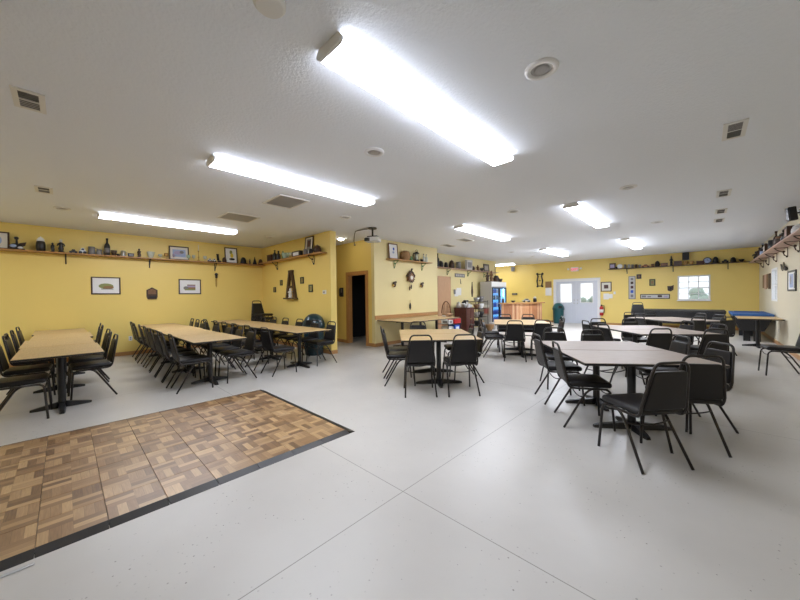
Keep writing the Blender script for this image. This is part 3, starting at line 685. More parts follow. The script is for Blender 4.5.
def jar(loc,h,w,label,m='black',lm='white',cat='jar'):
    r_=w/2; t=lathe_thing('lidded_jar',loc,label,cat,[(r_*.7,0),(r_*.95,h*.1),(r_,h*.35),(r_*.92,h*.6),(r_*.72,h*.68)],m,[(r_*.8,h*.68),(r_*.74,h*.8),(r_*.4,h*.92),(r_*.12,h*.95),(r_*.14,h),(.002,h)],lm,'lid'); return t
def bowl(loc,h,w,label,m='cglass',cat='bowl'):
    r_=w/2; t=lathe_thing('bowl',loc,label,cat,[(r_*.5,0),(r_*.55,h*.12),(r_*.9,h*.6),(r_,h),(r_*.92,h),(r_*.8,h*.6),(r_*.4,h*.18),(.001,h*.16)],m,[(r_*1.02,h*.95),(r_*1.02,h*1.02)],None,'rim'); return t
def mug(loc,h,w,label,m='grey',rz=0,cat='mug'):
    r_=w*.42; t=lathe_thing('mug',loc,label,cat,[(r_*.9,0),(r_,h*.06),(r_*.95,h),(r_*.84,h),(r_*.85,h*.1),(.001,h*.1)],m,rz=rz)
    MB().tube([(r_*.9,0,h*.8),(r_*1.55,0,h*.78),(r_*1.65,0,h*.5),(r_*1.4,0,h*.25),(r_*.9,0,h*.2)],r_*.14,6).build('handle',m,t); return t
def hat(loc,h,w,label,m='black',rz=0):
    r_=w/2; t=thing('hat',label,'hat',loc,rz)
    MB().lathe([(r_*.72,h*.08),(r_*.68,h*.4),(r_*.55,h*.75),(r_*.3,h*.95),(.002,h)],18).build('crown',m,t)
    MB().lathe([(r_*.7,0),(r_,h*.05),(r_,h*.09),(r_*.72,h*.12)],18).build('brim',m,t); return t
def figure(loc,h,w,label,m='black',hm=None,rz=0,cat='figurine',lean=0):
    r_=w/2; t=thing('figurine',label,cat,loc,rz)
    b=MB(); b.lathe([(r_*.9,0),(r_*.9,h*.06),(r_*.55,h*.12),(r_*.75,h*.3),(r_*.5,h*.5),(r_*.8,h*.66),(r_*.3,h*.76)],12)
    b.tube([(r_*.7,0,h*.66),(r_*.95,-r_*.4,h*.5),(r_*.4,-r_*.8,h*.45)],r_*.16,6); b.tube([(-r_*.7,0,h*.66),(-r_*.95,-r_*.3,h*.5),(-r_*.5,-r_*.7,h*.58)],r_*.16,6)
    b.build('body',m,t)
    b=MB(); b.ball((0,-r_*.05,h*.86),r_*.42,r_*.42,h*.13); b.build('head',hm or m,t)
    t.rotation_euler=(0,lean,rz); return t
def cone(loc,h,w,label,m='black',cat='ornament'):
    r_=w/2; return lathe_thing('cone_ornament',loc,label,cat,[(r_,0),(r_,h*.06),(r_*.75,h*.3),(r_*.42,h*.6),(r_*.2,h*.85),(.002,h)],m,[(r_*1.08,0),(r_*1.08,h*.05)],None,'base')
def toy_car(loc,h,w,label,m='grey',rz=0,cm=None):
    t=thing('toy_car',label,'toy car',loc,rz); L=w/2; d=w*.22
    MB().prism([(-L,h*.25),(-L,h*.55),(-L*.5,h*.62),(-L*.3,h),(L*.35,h),(L*.6,h*.62),(L,h*.5),(L,h*.25)],-d,d,'y').build('body',m,t)
    MB().prism([(-L*.4,h*.64),(-L*.25,h*.94),(L*.3,h*.94),(L*.5,h*.64)],-d*1.02,d*1.02,'y').build('window_band',cm or 'black',t)
    for sx in (-.6,.6):
        for sy in (-1,1):
            b=MB(); b.lathe([(h*.24,-.008),(h*.24,.008)],12); o=b.build('wheel','rubber',t,(sx*L,sy*d,h*.24)); o.rotation_euler=(PI/2,0,0)
    return t
def crate(loc,h,w,label,m='brown',pm='cream',rz=0,d=.10,cat='box',nm='box'):
    t=thing(nm,label,cat,loc,rz); MB().bbox(-w/2,w/2,-d,0,0,h,.006,1).build('body',m,t)
    MB().box(-w*.36,w*.36,-d-.003,-d,h*.2,h*.8).build('front_label',pm,t)
    MB().bbox(-w*.52,w*.52,-d*1.03,.003,h*.93,h*1.03,.003,1).build('lid',m,t); return t
def candlestick(loc,h,w,label,m='gold'):
    r_=w/2; return lathe_thing('candlestick',loc,label,'candlestick',[(r_,0),(r_,h*.03),(r_*.3,h*.08),(r_*.25,h*.2),(r_*.5,h*.24),(r_*.2,h*.3),(r_*.16,h*.55),(r_*.45,h*.6),(r_*.4,h*.64)],m,[(r_*.2,h*.63),(r_*.18,h),(.002,h*1.01)],'cream','candle')
def plate(loc,h,label,m='white',pm='lblue',rz=0):
    t=thing('plate',label,'plate',loc,rz); 
    o=MB().lathe([(h*.2,0),(h*.36,.006),(h*.5,.02),(h*.5,.026),(h*.36,.012),(.001,.008)],20).build('dish',m,t,(0,-.02,h*.5)); o.rotation_euler=(PI/2-.15,0,0)
    b=MB(); b.tube([(-h*.2,-.05,.005),(0,.0,.01),(h*.2,-.05,.005)],.006,6); b.tube([(0,0,.01),(0,.01,h*.6)],.005,6); b.build('stand','brown',t); return t
def lantern(loc,h,w,label,m='black'):
    t=thing('lantern',label,'lantern',loc); r_=w/2
    b=MB(); b.lathe([(r_,0),(r_,h*.1),(r_*.7,h*.14)],12); b.lathe([(r_*.7,h*.64),(r_,h*.68),(r_*.5,h*.82),(r_*.2,h*.86)],12)
    for k in range(4): a=k*PI/2+.4; b.tube([(r_*.8*math.cos(a),r_*.8*math.sin(a),h*.08),(r_*.8*math.cos(a),r_*.8*math.sin(a),h*.68)],r_*.08,6)
    b.build('cage',m,t); MB().lathe([(r_*.5,h*.13),(r_*.6,h*.4),(r_*.45,h*.65)],12).build('chimney','cglass',t)
    MB().tube([(-r_*.5,0,h*.82),(-r_*.4,0,h*.97),(0,0,h),(r_*.4,0,h*.97),(r_*.5,0,h*.82)],r_*.06,6).build('bail',m,t); return t
def clock(loc,h,label,rz,rm='black'):
    t=thing('desk_clock',label,'clock',loc,rz); r_=h/2
    o=MB().lathe([(r_,0),(r_,.06),(r_*.85,.07),(r_*.83,.055),(.001,.055)],20).build('case',rm,t,(0,.0,r_)); o.rotation_euler=(PI/2,0,0)
    o=MB().lathe([(r_*.8,.0),(r_*.8,.002)],20).build('dial','lblue',t,(0,-.056,r_)); o.rotation_euler=(PI/2,0,0)
    MB().tube([(0,-.062,r_),(0,-.062,r_*1.5)],.006,5).tube([(0,-.062,r_),(r_*.4,-.062,r_*.9)],.006,5).build('hands','black',t); return t

S=2.46; X=-10.36
picture((XL+.09,-.93,S),LW,.34,.36,'dark framed picture cut by the left photo edge, on left wall shelf','brown','cream',[('e',0,.18,.14,.2,'lblue')],lean=-.09)
t=thing('carriage_ornament','dark carriage ornament with pale blue front and raised sign','ornament',(X,-.66,S),LW)
b=MB(); b.ball((-.01,0,.07),.10,.06,.065); b.bbox(-.13,.11,-.05,.05,0,.03,.01); b.build('body','black',t)
MB().ball((-.045,-.045,.075),.05,.03,.035).build('front_hood','lblue',t); MB().ball((.05,-.05,.045),.04,.025,.025).build('lamp','white',t)
b=MB(); b.tube([(0,0,.1),(-.005,0,.25)],.022,8,r1=.012); b.ball((-.005,0,.24),.035); b.build('driver','black',t)
b=MB(); b.prism([(.03,.14),(.13,.17),(.11,.09),(.05,.08)],-.01,.01,'y'); b.build('side_sign','brown',t)
jar((X,-.33,S),.32,.15,'stout black jar with white domed lid on the left wall shelf')
figure((X,-.155,S),.21,.085,'small black hourglass figurine right of the white lidded jar')
figure((X,-.03,S),.30,.12,'tall black leaning figurine with pale face before the first visible bracket','black','cream',LW,lean=.0)
toy_car((X,.16,S),.09,.13,'low dark toy car just right of the first visible bracket','black',LW)
toy_car((X,.31,S),.13,.12,'silver and black toy car second from the first visible bracket','steel',LW)
mug((X,.46,S),.18,.15,'large grey mug above the left framed print','grey',LW); mug((X,.585,S),.13,.12,'smaller grey mug beside the large grey mug','grey',LW)
bottle((X,.73,S),.41,.11,'tall dark bottle with grey label on the left wall shelf','black','black','grey')
bowl((X,.85,S),.13,.12,'small dark bowl right of the tall labelled bottle','brown'); bowl((X,.93,S),.05,.09,'flat dark dish right of the small dark bowl','black')
mug((X,1.02,S),.14,.11,'small grey white mug left of the low black case','steel',LW)
crate((X+.04,1.155,S),.075,.11,'low black case on the left wall shelf','black','grey',LW)
figure((X,1.33,S),.23,.1,'dark brown figurine left of the second visible bracket','brown')
bowl((X,1.56,S),.16,.16,'greenish glass bowl directly above the second visible bracket','cglass')
goblet((X,1.76,S),.12,.09,'short clear glass right of the greenish bowl'); goblet((X,1.89,S),.16,.10,'amber goblet at left edge of the bluish framed picture','amber')
picture((XL+.09,2.19,S),LW,.46,.38,'wide framed bluish print leaning on the left wall shelf','brown','cream',[('b',0,.19,.3,.2,'lblue'),('e',-.02,.2,.2,.1,'purple'),('e',.06,.22,.1,.08,'grey')],lean=-.09)
goblet((X+.03,2.05,S),.16,.06,'small dark goblet standing before the bluish framed picture','purple'); goblet((X+.02,2.39,S),.15,.09,'greenish goblet at the right end of the bluish picture','pgreen')
goblet((X,2.52,S),.16,.08,'pale goblet left of the tall candlestick'); candlestick((X,2.64,S),.46,.09,'tall slim candlestick on the left wall shelf'); goblet((X,2.80,S),.16,.09,'pale goblet right of the tall candlestick')
toy_car((X,2.92,S),.10,.1,'white toy car left of its twin near the third bracket','white',LW); toy_car((X,3.035,S),.10,.1,'white toy car next to the black boot figurine','white',LW)
t=thing('boot_ornament','black boot shaped ornament above the third visible bracket','ornament',(X,3.16,S),LW)
b=MB(); b.tube([(-.03,0,.24),(-.02,0,.12),(-.015,0,.06)],.032,10); b.ball((.02,0,.03),.06,.03,.03); b.build('boot','black',t); MB().lathe([(.036,.215),(.036,.245)],10,(-.03,0,0)).build('cuff','brown',t)
jar((X,3.31,S),.17,.12,'squat dark pot left of the tall white framed print','brown','brown','pot')
picture((XL+.09,3.52,S),LW,.36,.48,'tall dark framed print with yellow figure on the shelf','brown','white',[('e',0,.34,.08,.12,'olive'),('e',.02,.24,.09,.14,'yel'),('e',.02,.13,.16,.07,'black')],lean=-.09)
hat((X,3.85,S),.21,.25,'black rounded hat right of the tall framed print'); figure((X,4.05,S),.18,.06,'tiny dark figurine near the room corner'); cone((X,4.2,S),.26,.13,'black cone shaped ornament near the room corner'); hat((X+.02,4.375,S-0),.19,.20,'dark rounded hat in the shelf corner','brown')
S=2.51; Y=4.37
crate((-9.62,Y+.06,S),.20,.30,'dark red and black box at the corner end of the partition shelf','maroon','black'); bottle((-9.32,Y,S),.32,.13,'taller black bottle on the partition shelf','black','black'); bottle((-9.08,Y,S),.27,.13,'shorter black bottle on the partition shelf','black','black')
figure((-8.86,Y+.03,S),.25,.1,'slim green figurine on the partition shelf','green'); bowl((-8.66,Y,S),.16,.2,'pale green glass bowl on the partition shelf','pgreen'); goblet((-8.47,Y,S),.15,.12,'pale green goblet right of the green bowl','pgreen'); goblet((-8.33,Y,S),.14,.1,'clear goblet left of the black picture box','cglass')
crate((-7.97,Y+.05,S),.14,.40,'long black box with white picture on the partition shelf','black','white')
picture((-7.52,PY0-.06,S),0,.40,.49,'dark framed certificate leaning on the partition shelf','brown','cream',[('b',0,.27,.2,.3,'grey'),('b',0,.3,.14,.16,'maroon')],lean=-.09)
mug((-7.42,Y-.07,S),.13,.14,'dark mug before the framed certificate','grey'); mug((-7.23,Y-.03,S),.12,.14,'dark mug right of the framed certificate','black'); jar((-6.98,Y,S),.20,.20,'dark brown pot near the right end of the partition shelf','brown','brown','pot'); 
S=2.49; Xb=BX+.11
picture((BX+.07,6.65,S),LW,.38,.46,'framed pale print at the left end of the clock wall shelf','midbrown','white',[('e',.02,.3,.07,.09,'dblue'),('e',0,.2,.08,.07,'lblue')],lean=-.09)
t=thing('basket','round wicker basket on the shelf above the cuckoo clock','basket',(Xb,7.1,S)); MB().lathe([(.12,0),(.16,.06),(.165,.13),(.15,.2)],18).build('body','tan',t); MB().lathe([(.155,.19),(.13,.25),(.06,.285),(.01,.29)],18).build('lid','tan',t)
jar((Xb,7.36,S),.15,.13,'small green jar right of the wicker basket','green','green'); lantern((Xb,7.62,S),.36,.21,'dark lantern on the shelf above the cuckoo clock'); bowl((Xb+.05,7.83,S),.07,.13,'low dark dish right of the dark lantern','black')
bottle((Xb,7.99,S),.27,.09,'left clear glass bottle at the clock shelf end','cglass','grey'); bottle((Xb,8.12,S),.26,.09,'right clear glass bottle at the clock shelf end','cglass','grey')
S=2.48; Xc=W2+.12
bottle((Xc,9.6,S),.5,.12,'tall black bottle at the left end of the kitchen shelf','black','black'); jar((Xc,9.78,S),.25,.22,'round black pot left on the kitchen shelf','black','black','pot'); hat((Xc,10.12,S),.22,.22,'black rounded hat on the kitchen shelf')
jar((Xc,10.5,S),.33,.22,'dark lidded jar above the first kitchen shelf bracket','brown','brown'); mug((Xc,10.98,S),.28,.24,'tall grey stein on the kitchen shelf','grey',LW,'stein')
crate((Xc+.05,11.6,S),.38,.42,'pale grey picture box standing on the kitchen shelf','silver','grey',LW); jar((Xc,12.1,S),.2,.16,'small dark jar right of the grey picture box','brown','grey'); figure((Xc,12.5,S),.26,.15,'brown figurine above the fridge on the kitchen shelf','midbrown'); bowl((Xc,12.85,S),.14,.18,'dark bowl on the kitchen shelf above the fridge','black')
picture((W2+.05,13.4,S),LW,.5,.36,'black framed photograph at the right end of the kitchen shelf','black','grey',[('b',0,.18,.3,.18,'steel')],lean=-.08); candlestick((Xc,14.1,S),.5,.1,'slender dark candlestick at the kitchen shelf end','brown')
S=2.52; Y=16.98
crate((-2.98,Y+.04,S),.25,.22,'dark brown crate at the left end of the far shelf','brown','purple'); bowl((-2.82,Y,S),.09,.11,'low black dish beside the brown crate','black'); plate((-2.70,Y,S),.20,'small white plate standing on the far shelf')
for i,(x,h_,m,l) in enumerate(((-2.52,.17,'grey','first grey cup right of the white plate'),(-2.38,.16,'steel','second silver cup right of the white plate'),(-2.25,.15,'grey','third grey cup right of the white plate'),(-2.12,.14,'brown','fourth brown cup right of the white plate'),(-2.0,.12,'grey','fifth grey cup right of the white plate'))): mug((x,Y,S),h_,.11,l+' on the far shelf',m)
toy_car((-1.80,Y,S),.11,.28,'long orange toy car on the far shelf','orange'); mug((-1.57,Y,S),.12,.11,'small brown mug right of the orange toy car','midbrown'); jar((-1.41,Y,S),.24,.17,'round black pot on the far shelf','black','black','pot')
crate((-1.19,Y+.04,S),.12,.22,'low dark red box right of the round black pot','maroon','midbrown'); figure((-.97,Y,S),.4,.11,'tall slim black statuette on the far shelf','black'); crate((-.77,Y+.04,S),.17,.24,'maroon box right of the slim black statuette','maroon','brown')
bowl((-.53,Y,S),.14,.15,'left amber glass bowl on the far shelf','amber'); bowl((-.36,Y,S),.14,.14,'right amber glass bowl on the far shelf','amber'); crate((-.11,Y+.04,S),.12,.23,'low maroon chest left of the round clock','maroon','brown')
clock((.08,Y+.02,S),.24,'round black clock with pale blue dial on the far shelf',0); hat((.31,Y,S),.25,.23,'large black hat right of the round clock'); toy_car((.56,Y,S),.12,.18,'black toy car on the far shelf between two hats','black'); hat((.77,Y,S),.19,.22,'black hat nearer the right end of the far shelf'); bowl((.98,Y,S),.09,.15,'low dark dish near the right end of the far shelf','black')
S=2.48; Xr=1.28
figure((Xr,16.2,S),.32,.2,'dark statuette in the corner of the right wall shelf','black'); figure((Xr,15.3,S),.36,.16,'dark brown statuette farthest along the right wall shelf','brown'); bottle((Xr,14.6,S),.40,.12,'dark bottle over the far bracket of the right shelf','black','lblue','lblue'); figure((Xr,13.9,S),.34,.16,'blue grey figurine on the right wall shelf','grey'); crate((Xr,13.2,S),.22,.26,'dark box on the right wall shelf over the window','brown','cream',RW)
mug((Xr,12.6,S),.26,.22,'dark stein on the right wall shelf','black',RW,'stein'); bottle((Xr,12.1,S),.42,.11,'slim dark bottle on the right wall shelf','brown','brown'); jar((Xr,11.5,S),.25,.2,'dark lidded jar on the right wall shelf above the bat','brown','midbrown'); figure((Xr,11.0,S),.32,.16,'black figurine on the right wall shelf near the bird shape','black'); hat((Xr,10.5,S),.2,.22,'brown hat on the right wall shelf','brown',RW); crate((Xr,10.0,S),.22,.26,'dark crate below the black speaker on the right shelf','brown','stone',RW); jar((Xr,9.55,S),.2,.18,'white jar below the black speaker on the right shelf','white','white')

# speakers
def speaker(loc,rot,label,h=.32,w=.20,d=.18,m='black',br=True):
    t=thing('speaker',label,'speaker',loc); t.rotation_euler=rot
    MB().bbox(-w/2,w/2,-d/2,d/2,-h/2,h/2,.012,2).build('cabinet',m,t)
    MB().bbox(-w/2+.012,w/2-.012,-d/2-.012,-d/2,-h/2+.012,h/2-.012,.005,1).build('grille','black' if m=='black' else 'vent',t)
    MB().tube([(0,d/2,0),(0,d/2+.06,0)],.015,8).bbox(-.03,.03,d/2+.055,d/2+.065,-.06,.06,.003,1).build('wall_bracket',m,t)
speaker((1.16,9.2,2.83),(.12,.0,RW+.3),'black speaker under the ceiling at the right photo edge',.25,.11,.10)
speaker((-.53,16.95,2.86),(0,0,0),'black speaker on the far wall above the window',.30,.2,.16); speaker((-7.58,16.95,2.84),(0,0,.2),'small grey speaker on the far wall by the bar alcove',.26,.18,.16,'silver')

# ------------------------------------------------------------------ left wall and partition decorations
picture((XL+.001,.705,1.53),LW,.53,.42,'framed print of a green car, left on the left wall','brown','white',[('e',0,.2,.27,.13,'olive'),('e',.04,.17,.2,.07,'tan'),('b',.02,.13,.22,.02,'grey')])
picture((XL+.001,2.45,1.53),LW,.54,.42,'framed print of a brown house, right on the left wall','brown','white',[('b',.03,.19,.2,.16,'tan'),('b',.03,.22,.2,.05,'purple'),('e',-.1,.17,.12,.1,'grey'),('b',.0,.13,.26,.04,'olive')])
t=thing('wooden_plaque','dark wooden plaque between the two left wall prints','plaque',(XL+.001,1.59,1.4),LW)
MB().prism([(-.09,0),(.09,0),(.115,.06),(.115,.24),(0,.31),(-.115,.24),(-.115,.06)],-.03,0,'y').build('board','brown',t); MB().prism([(-.085,.13),(.085,.13),(.085,.23),(0,.275),(-.085,.23)],-.036,-.03,'y').build('panel','midbrown',t); MB().bbox(-.09,.09,-.045,-.03,.03,.08,.006,1).build('ledge','black',t)
t=thing('bell_pull','small dark and gold hanging ornament under the third shelf bracket','ornament',(XL+.001,3.12,2.16),LW)
b=MB(); b.ball((0,-.03,-.05),.045,.03,.05); b.ball((0,-.03,-.12),.035,.025,.04); b.build('head','black',t); MB().prism([(-.025,-.16),(.025,-.16),(.02,-.38),(0,-.43),(-.02,-.38)],-.02,-.008,'y').build('tassel','gold',t)
def outlet(loc,rz,label):
    t=thing('outlet',label,'outlet',loc,rz); MB().bbox(-.035,.035,-.006,0,-.057,.057,.003,1).build('cover_plate','white',t)
    for z in (-.02,.02): MB().box(-.014,.014,-.0075,-.006,z-.013,z+.013).build('socket','grey',t)
outlet((XL+.001,1.14,.42),LW,'white wall outlet low on the left wall between the table rows')
# letter A shelf with figure, four tiny frames, thermostat
t=thing('letter_ornament','large dark wooden letter A on the partition wall','wall ornament',(-8.53,PY0-.001,1.40)); t.scale=(.78,1,1)
b=MB(); b.prism([(-.36,0),(-.24,0),(-.01,.76),(-.11,.76)],-.07,0,'y'); b.build('left_stroke','brown',t)
b=MB(); b.prism([(.24,0),(.36,0),(.11,.76),(.01,.76)],-.07,0,'y'); b.build('right_stroke','brown',t)
MB().box(-.14,.14,-.068,-.002,.70,.78).build('cap','brown',t); MB().box(-.19,.19,-.066,-.003,.28,.34).build('crossbar','brown',t); MB().box(-.42,.42,-.12,-.002,-.04,-.001).build('ledge','brown',t)
figure((-8.51,PY0-.07,1.40),.27,.15,'pale figurine standing inside the wooden letter A','cream','white')
for x,z,w_,h_,l in ((-9.17,1.77,.15,.16,'tiny dark frame left of the letter A, upper'),(-9.61,1.57,.15,.16,'tiny dark frame left of the letter A, lower'),(-7.96,1.78,.18,.18,'tiny dark frame right of the letter A, upper'),(-7.52,1.54,.19,.2,'tiny dark frame right of the letter A, lower')):
    picture((x,PY0-.001,z),0,w_,h_,l,'black','olive',[('b',0,h_/2,w_*.35,h_*.4,'tan')],fw=.03,group='tiny frames around the letter A')
t=thing('thermostat','white thermostat near the partition end','thermostat',(-6.87,PY0-.001,1.53)); MB().bbox(-.07,.07,-.03,0,-.05,.05,.008,2).build('housing','offwhite',t); MB().box(-.03,.03,-.032,-.03,-.02,.015).build('display','grey',t)
t=thing('wall_phone','dark wall phone beside the hallway doorway','phone',(-8.13,BY0-.001,1.56)); MB().bbox(-.07,.07,-.05,0,-.15,.13,.012,2).build('base','black',t); MB().bbox(-.06,-.015,-.085,-.05,-.13,.11,.014,2).build('handset','black',t); MB().box(.0,.05,-.053,-.05,-.02,.09).build('keypad','grey',t)
# cuckoo clock and companions
t=thing('cuckoo_clock','carved wooden cuckoo clock on the brightly lit yellow wall','clock',(BX+.001,7.40,1.84),LW); t.scale=(.8,.8,.8)
MB().prism([(-.14,.05),(.14,.05),(.14,.27),(0,.40),(-.14,.27)],-.13,0,'y').build('case','midbrown',t)
MB().prism([(-.2,.24),(0,.44),(.2,.24),(.17,.22),(0,.39),(-.17,.22)],-.16,-.0,'y').build('roof','brown',t)
o=MB().lathe([(.075,0),(.075,.012)],20).build('dial','cream',t,(0,-.13,.17)); o.rotation_euler=(PI/2,0,0)
b=MB(); rr_=random.Random(5)
for k in range(14):
    a=k/14*2*PI; b.ball((.16*math.cos(a),-.12,.2+.19*math.sin(a)),.05,.025,.028,rot=Euler((0,-a,0)))
b.ball((0,-.13,.47),.035,.03,.06); b.tube([(0,-.12,.42),(.08,-.12,.52)],.02,6); b.build('carving','brown',t)
for x in (-.04,.05):
    MB().tube([(x,-.06,.05),(x,-.06,-.16 if x<0 else -.10)],.004,5).build('chain','gold',t)
    c=MB(); c.lathe([(.01,0),(.03,-.05),(.026,-.13),(.005,-.17)],10); c.build('pine_cone_weight','brown',t,(x,-.06,-.16 if x<0 else -.10))
t=thing('hanging_weight','dark pine cone weight hanging low on the clock wall','clock weight',(BX+.03,7.40,1.08)); MB().lathe([(.01,.12),(.032,.05),(.03,-.03),(.006,-.10)],10).build('cone','black',t); MB().tube([(0,0,.11),(0,0,.22)],.004,5).build('chain','gold',t)
for y,l in ((6.71,'left'),(7.97,'right')):
    t=thing('wall_ornament',f'small dark bird ornament {l} below the cuckoo clock','ornament',(BX+.001,y,1.76),LW); b=MB(); b.ball((0,-.035,0),.07,.03,.085); b.ball((.05,-.035,.06),.035); b.build('body','brown',t); MB().ball((-.05,-.04,-.03),.04,.02,.03).build('wing','gold',t)
# kitchen wall sign and papers
def block_sign(nm,loc,rz,w,h,label,bm_,pm,blocks,cat='sign',fw=.012):
    t=thing(nm,label,cat,loc,rz); MB().bbox(-w/2,w/2,-.018,0,0,h,.003,1).build('frame',bm_,t); MB().box(-w/2+fw,w/2-fw,-.020,-.018,fw,h-fw).build('panel',pm,t)
    b=MB(); ms=[]
    for (cx,cz,sx,sz,m) in blocks: ms.append(m); b.box(cx-sx/2,cx+sx/2,-.0225,-.020,cz-sz/2,cz+sz/2,len(ms)-1)
    b.build('print',ms,t); return t
block_sign('wall_sign',(W2+.001,11.25,2.16),LW,.72,.15,'dark grey horizontal sign on the kitchen wall','grey','grey',[(-.26,.075,.08,.07,'silver'),(-.14,.075,.09,.07,'silver'),(0,.075,.09,.07,'silver'),(.13,.075,.08,.07,'silver'),(.25,.075,.09,.07,'silver')])
t=thing('hook_ornament','tiny grey hook hanging under the kitchen wall sign','hook',(W2+.001,11.3,1.98),LW); MB().tube([(0,-.01,.08),(0,-.012,-.06),(.02,-.02,-.09)],.012,6).build('hook','grey',t); MB().bbox(-.02,.02,-.012,0,.06,.10,.003,1).build('plate','grey',t)
t=thing('wall_papers','white papers with black clip pinned on the kitchen wall','paper',(W2+.001,11.05,1.42),LW); MB().box(-.05,.3,-.004,0,0,.3).build('sheet','paper',t); MB().box(-.2,.06,-.008,-.004,-.04,.22).build('sheet','paper',t); MB().bbox(-.26,-.14,-.03,-.008,.05,.24,.01,1).build('clip','grey',t)
t=thing('wooden_paddle','dark wooden paddle on the wall beside the fridge','ornament',(W2+.001,12.2,1.35),LW); MB().prism([(-.03,0),(.03,0),(.07,.22),(.045,.42),(.012,.6),(-.012,.6),(-.045,.42),(-.07,.22)],-.02,0,'y').build('blade','brown',t); MB().ball((0,-.012,.62),.02).build('tip','brown',t)

# ------------------------------------------------------------------ far wall
t=thing('exit_sign','red EXIT sign with emergency lamp heads above the double doors','exit sign',(-4.55,YF-.001,2.62))
MB().bbox(-.17,.17,-.05,0,-.10,.10,.008,1).build('housing','white',t)
cu=bpy.data.curves.new('lettering','FONT'); cu.body='EXIT'; cu.size=.15; cu.align_x='CENTER'; cu.extrude=.002; cu.offset=.0015
M['exitred']=mat('exit_red',(.75,.02,.03),.4,emit=((1,.05,.08),.8)); cu.materials.append(M['exitred'])
tmp=bpy.data.objects.new('tmp',cu); me=bpy.data.meshes.new_from_object(tmp); bpy.data.objects.remove(tmp); me.name='lettering'; o=bpy.data.objects.new('lettering',me); C.objects.link(o); o.parent=t; o.location=(0,-.053,-.053); o.rotation_euler=(PI/2,0,0)
for s in (-1,1):
    b=MB(); b.tube([(s*.17,-.03,.02),(s*.22,-.03,.03)],.014,6); b.lathe([(.03,.0),(.05,.05),(.052,.07)],14,(0,0,0)); o=MB().lathe([(.025,0),(.05,.05),(.052,.075)],14).build('lamp_head','offwhite',t,(s*.25,-.02,.02)); o.rotation_euler=(PI/2,0,s*.4)
t=thing('iron_ornament','black wrought iron ornament on the far wall above the bar','ornament',(-6.2,YF-.001,1.81))
b=MB()
for s in (-1,1):
    b.tube([(s*.10,-.03,.06),(s*.14,-.03,.3),(s*.09,-.03,.55),(s*.12,-.03,.66)],.032,8); b.ball((s*.13,-.02,.68),.06,.03,.06); b.ball((s*.12,-.02,.03),.055,.03,.05); b.ball((s*.13,-.02,.34),.04,.02,.06)
b.tube([(-.12,-.02,.66),(.12,-.02,.66)],.02,8); b.tube([(-.12,-.02,.05),(.12,-.02,.05)],.02,8); b.build('scrollwork','black',t); MB().bbox(-.03,.03,-.02,0,.3,.36,.004,1).build('mounting_plate','black',t)
t=thing('wall_calendar','calendar with brown picture and white page beside the doors','calendar',(-5.78,YF-.001,1.36)); MB().box(-.15,.15,-.008,0,.40,.72).build('picture_page','tan',t); MB().box(-.15,.15,-.006,0,0,.40).build('date_page','paper',t); MB().box(-.12,.12,-.0085,-.006,.06,.34).build('date_grid','white',t)
picture((-3.25,YF-.001,1.52),0,.42,.44,'square framed picture right of the double doors','brown','cream',[('b',0,.22,.17,.17,'maroon')],fw=.035)
t=thing('notice_papers','white notice papers under the square picture','paper',(-3.2,YF-.001,1.16)); MB().box(-.16,.05,-.004,0,.0,.27).build('sheet','paper',t); MB().box(.02,.2,-.006,-.004,.05,.24).build('sheet','paper',t); 
t=thing('light_switch','white light switch right of the square picture','switch',(-2.93,YF-.001,1.45)); MB().bbox(-.04,.04,-.006,0,-.06,.06,.003,1).build('cover_plate','offwhite',t); MB().bbox(-.012,.012,-.014,-.006,-.022,.022,.003,1).build('toggle','white',t)
t=thing('fire_extinguisher','red fire extinguisher hanging right of the double doors','fire extinguisher',(-3.42,YF-.10,.42)); MB().lathe([(.06,0),(.075,.02),(.078,.36),(.05,.42),(.025,.44)],18).build('cylinder','red',t); MB().bbox(-.03,.03,-.02,.02,.44,.50,.008,1).build('valve','black',t); MB().tube([(.02,0,.47),(.10,0,.46),(.11,0,.3),(.10,0,.12)],.012,6).build('hose','black',t); MB().lathe([(.0795,.14),(.0795,.28)],18).build('label_band','paper',t); MB().box(-.02,.02,.075,.099,.2,.4).build('wall_hook','steel',t)
block_sign('photo_frame',(-2.285,YF-.001,1.17),0,.25,1.0,'tall narrow frame of five dark pictures on the far wall','grey','silver',[(0,.14,.1,.12,'grey'),(0,.33,.1,.12,'dblue'),(0,.52,.1,.12,'maroon'),(0,.71,.1,.11,'brown'),(0,.87,.1,.1,'grey')],'picture',.03)
block_sign('photo_frame',(-1.51,YF-.001,1.18),0,.98,.20,'long horizontal frame of five pictures on the far wall','black','silver',[(-.36,.10,.14,.08,'grey'),(-.18,.09,.12,.05,'grey'),(-.02,.10,.12,.08,'steel'),(.17,.11,.14,.08,'brown'),(.36,.09,.12,.06,'purple')],'picture',.03)
picture((-2.04,YF-.001,2.04),0,.17,.2,'small dark plaque above the tall narrow frame','black','brown',[('b',0,.1,.07,.08,'midbrown')],fw=.03,cat='plaque'); picture((-1.585,YF-.001,1.73),0,.20,.28,'dark plaque with gold relief, middle of the far wall plaques','black','olive',[('b',0,.14,.08,.12,'tan')],fw=.035,cat='plaque')
t=thing('shield_plaque','dark shield shaped plaque left of the far window','plaque',(-1.0,YF-.001,1.50)); MB().prism([(-.09,.02),(0,-.02),(.09,.04),(.10,.24),(.02,.2),(-.10,.2)],-.03,0,'y').build('shield','brown',t); MB().ball((0,-.03,.11),.05,.02,.06).build('relief','black',t)
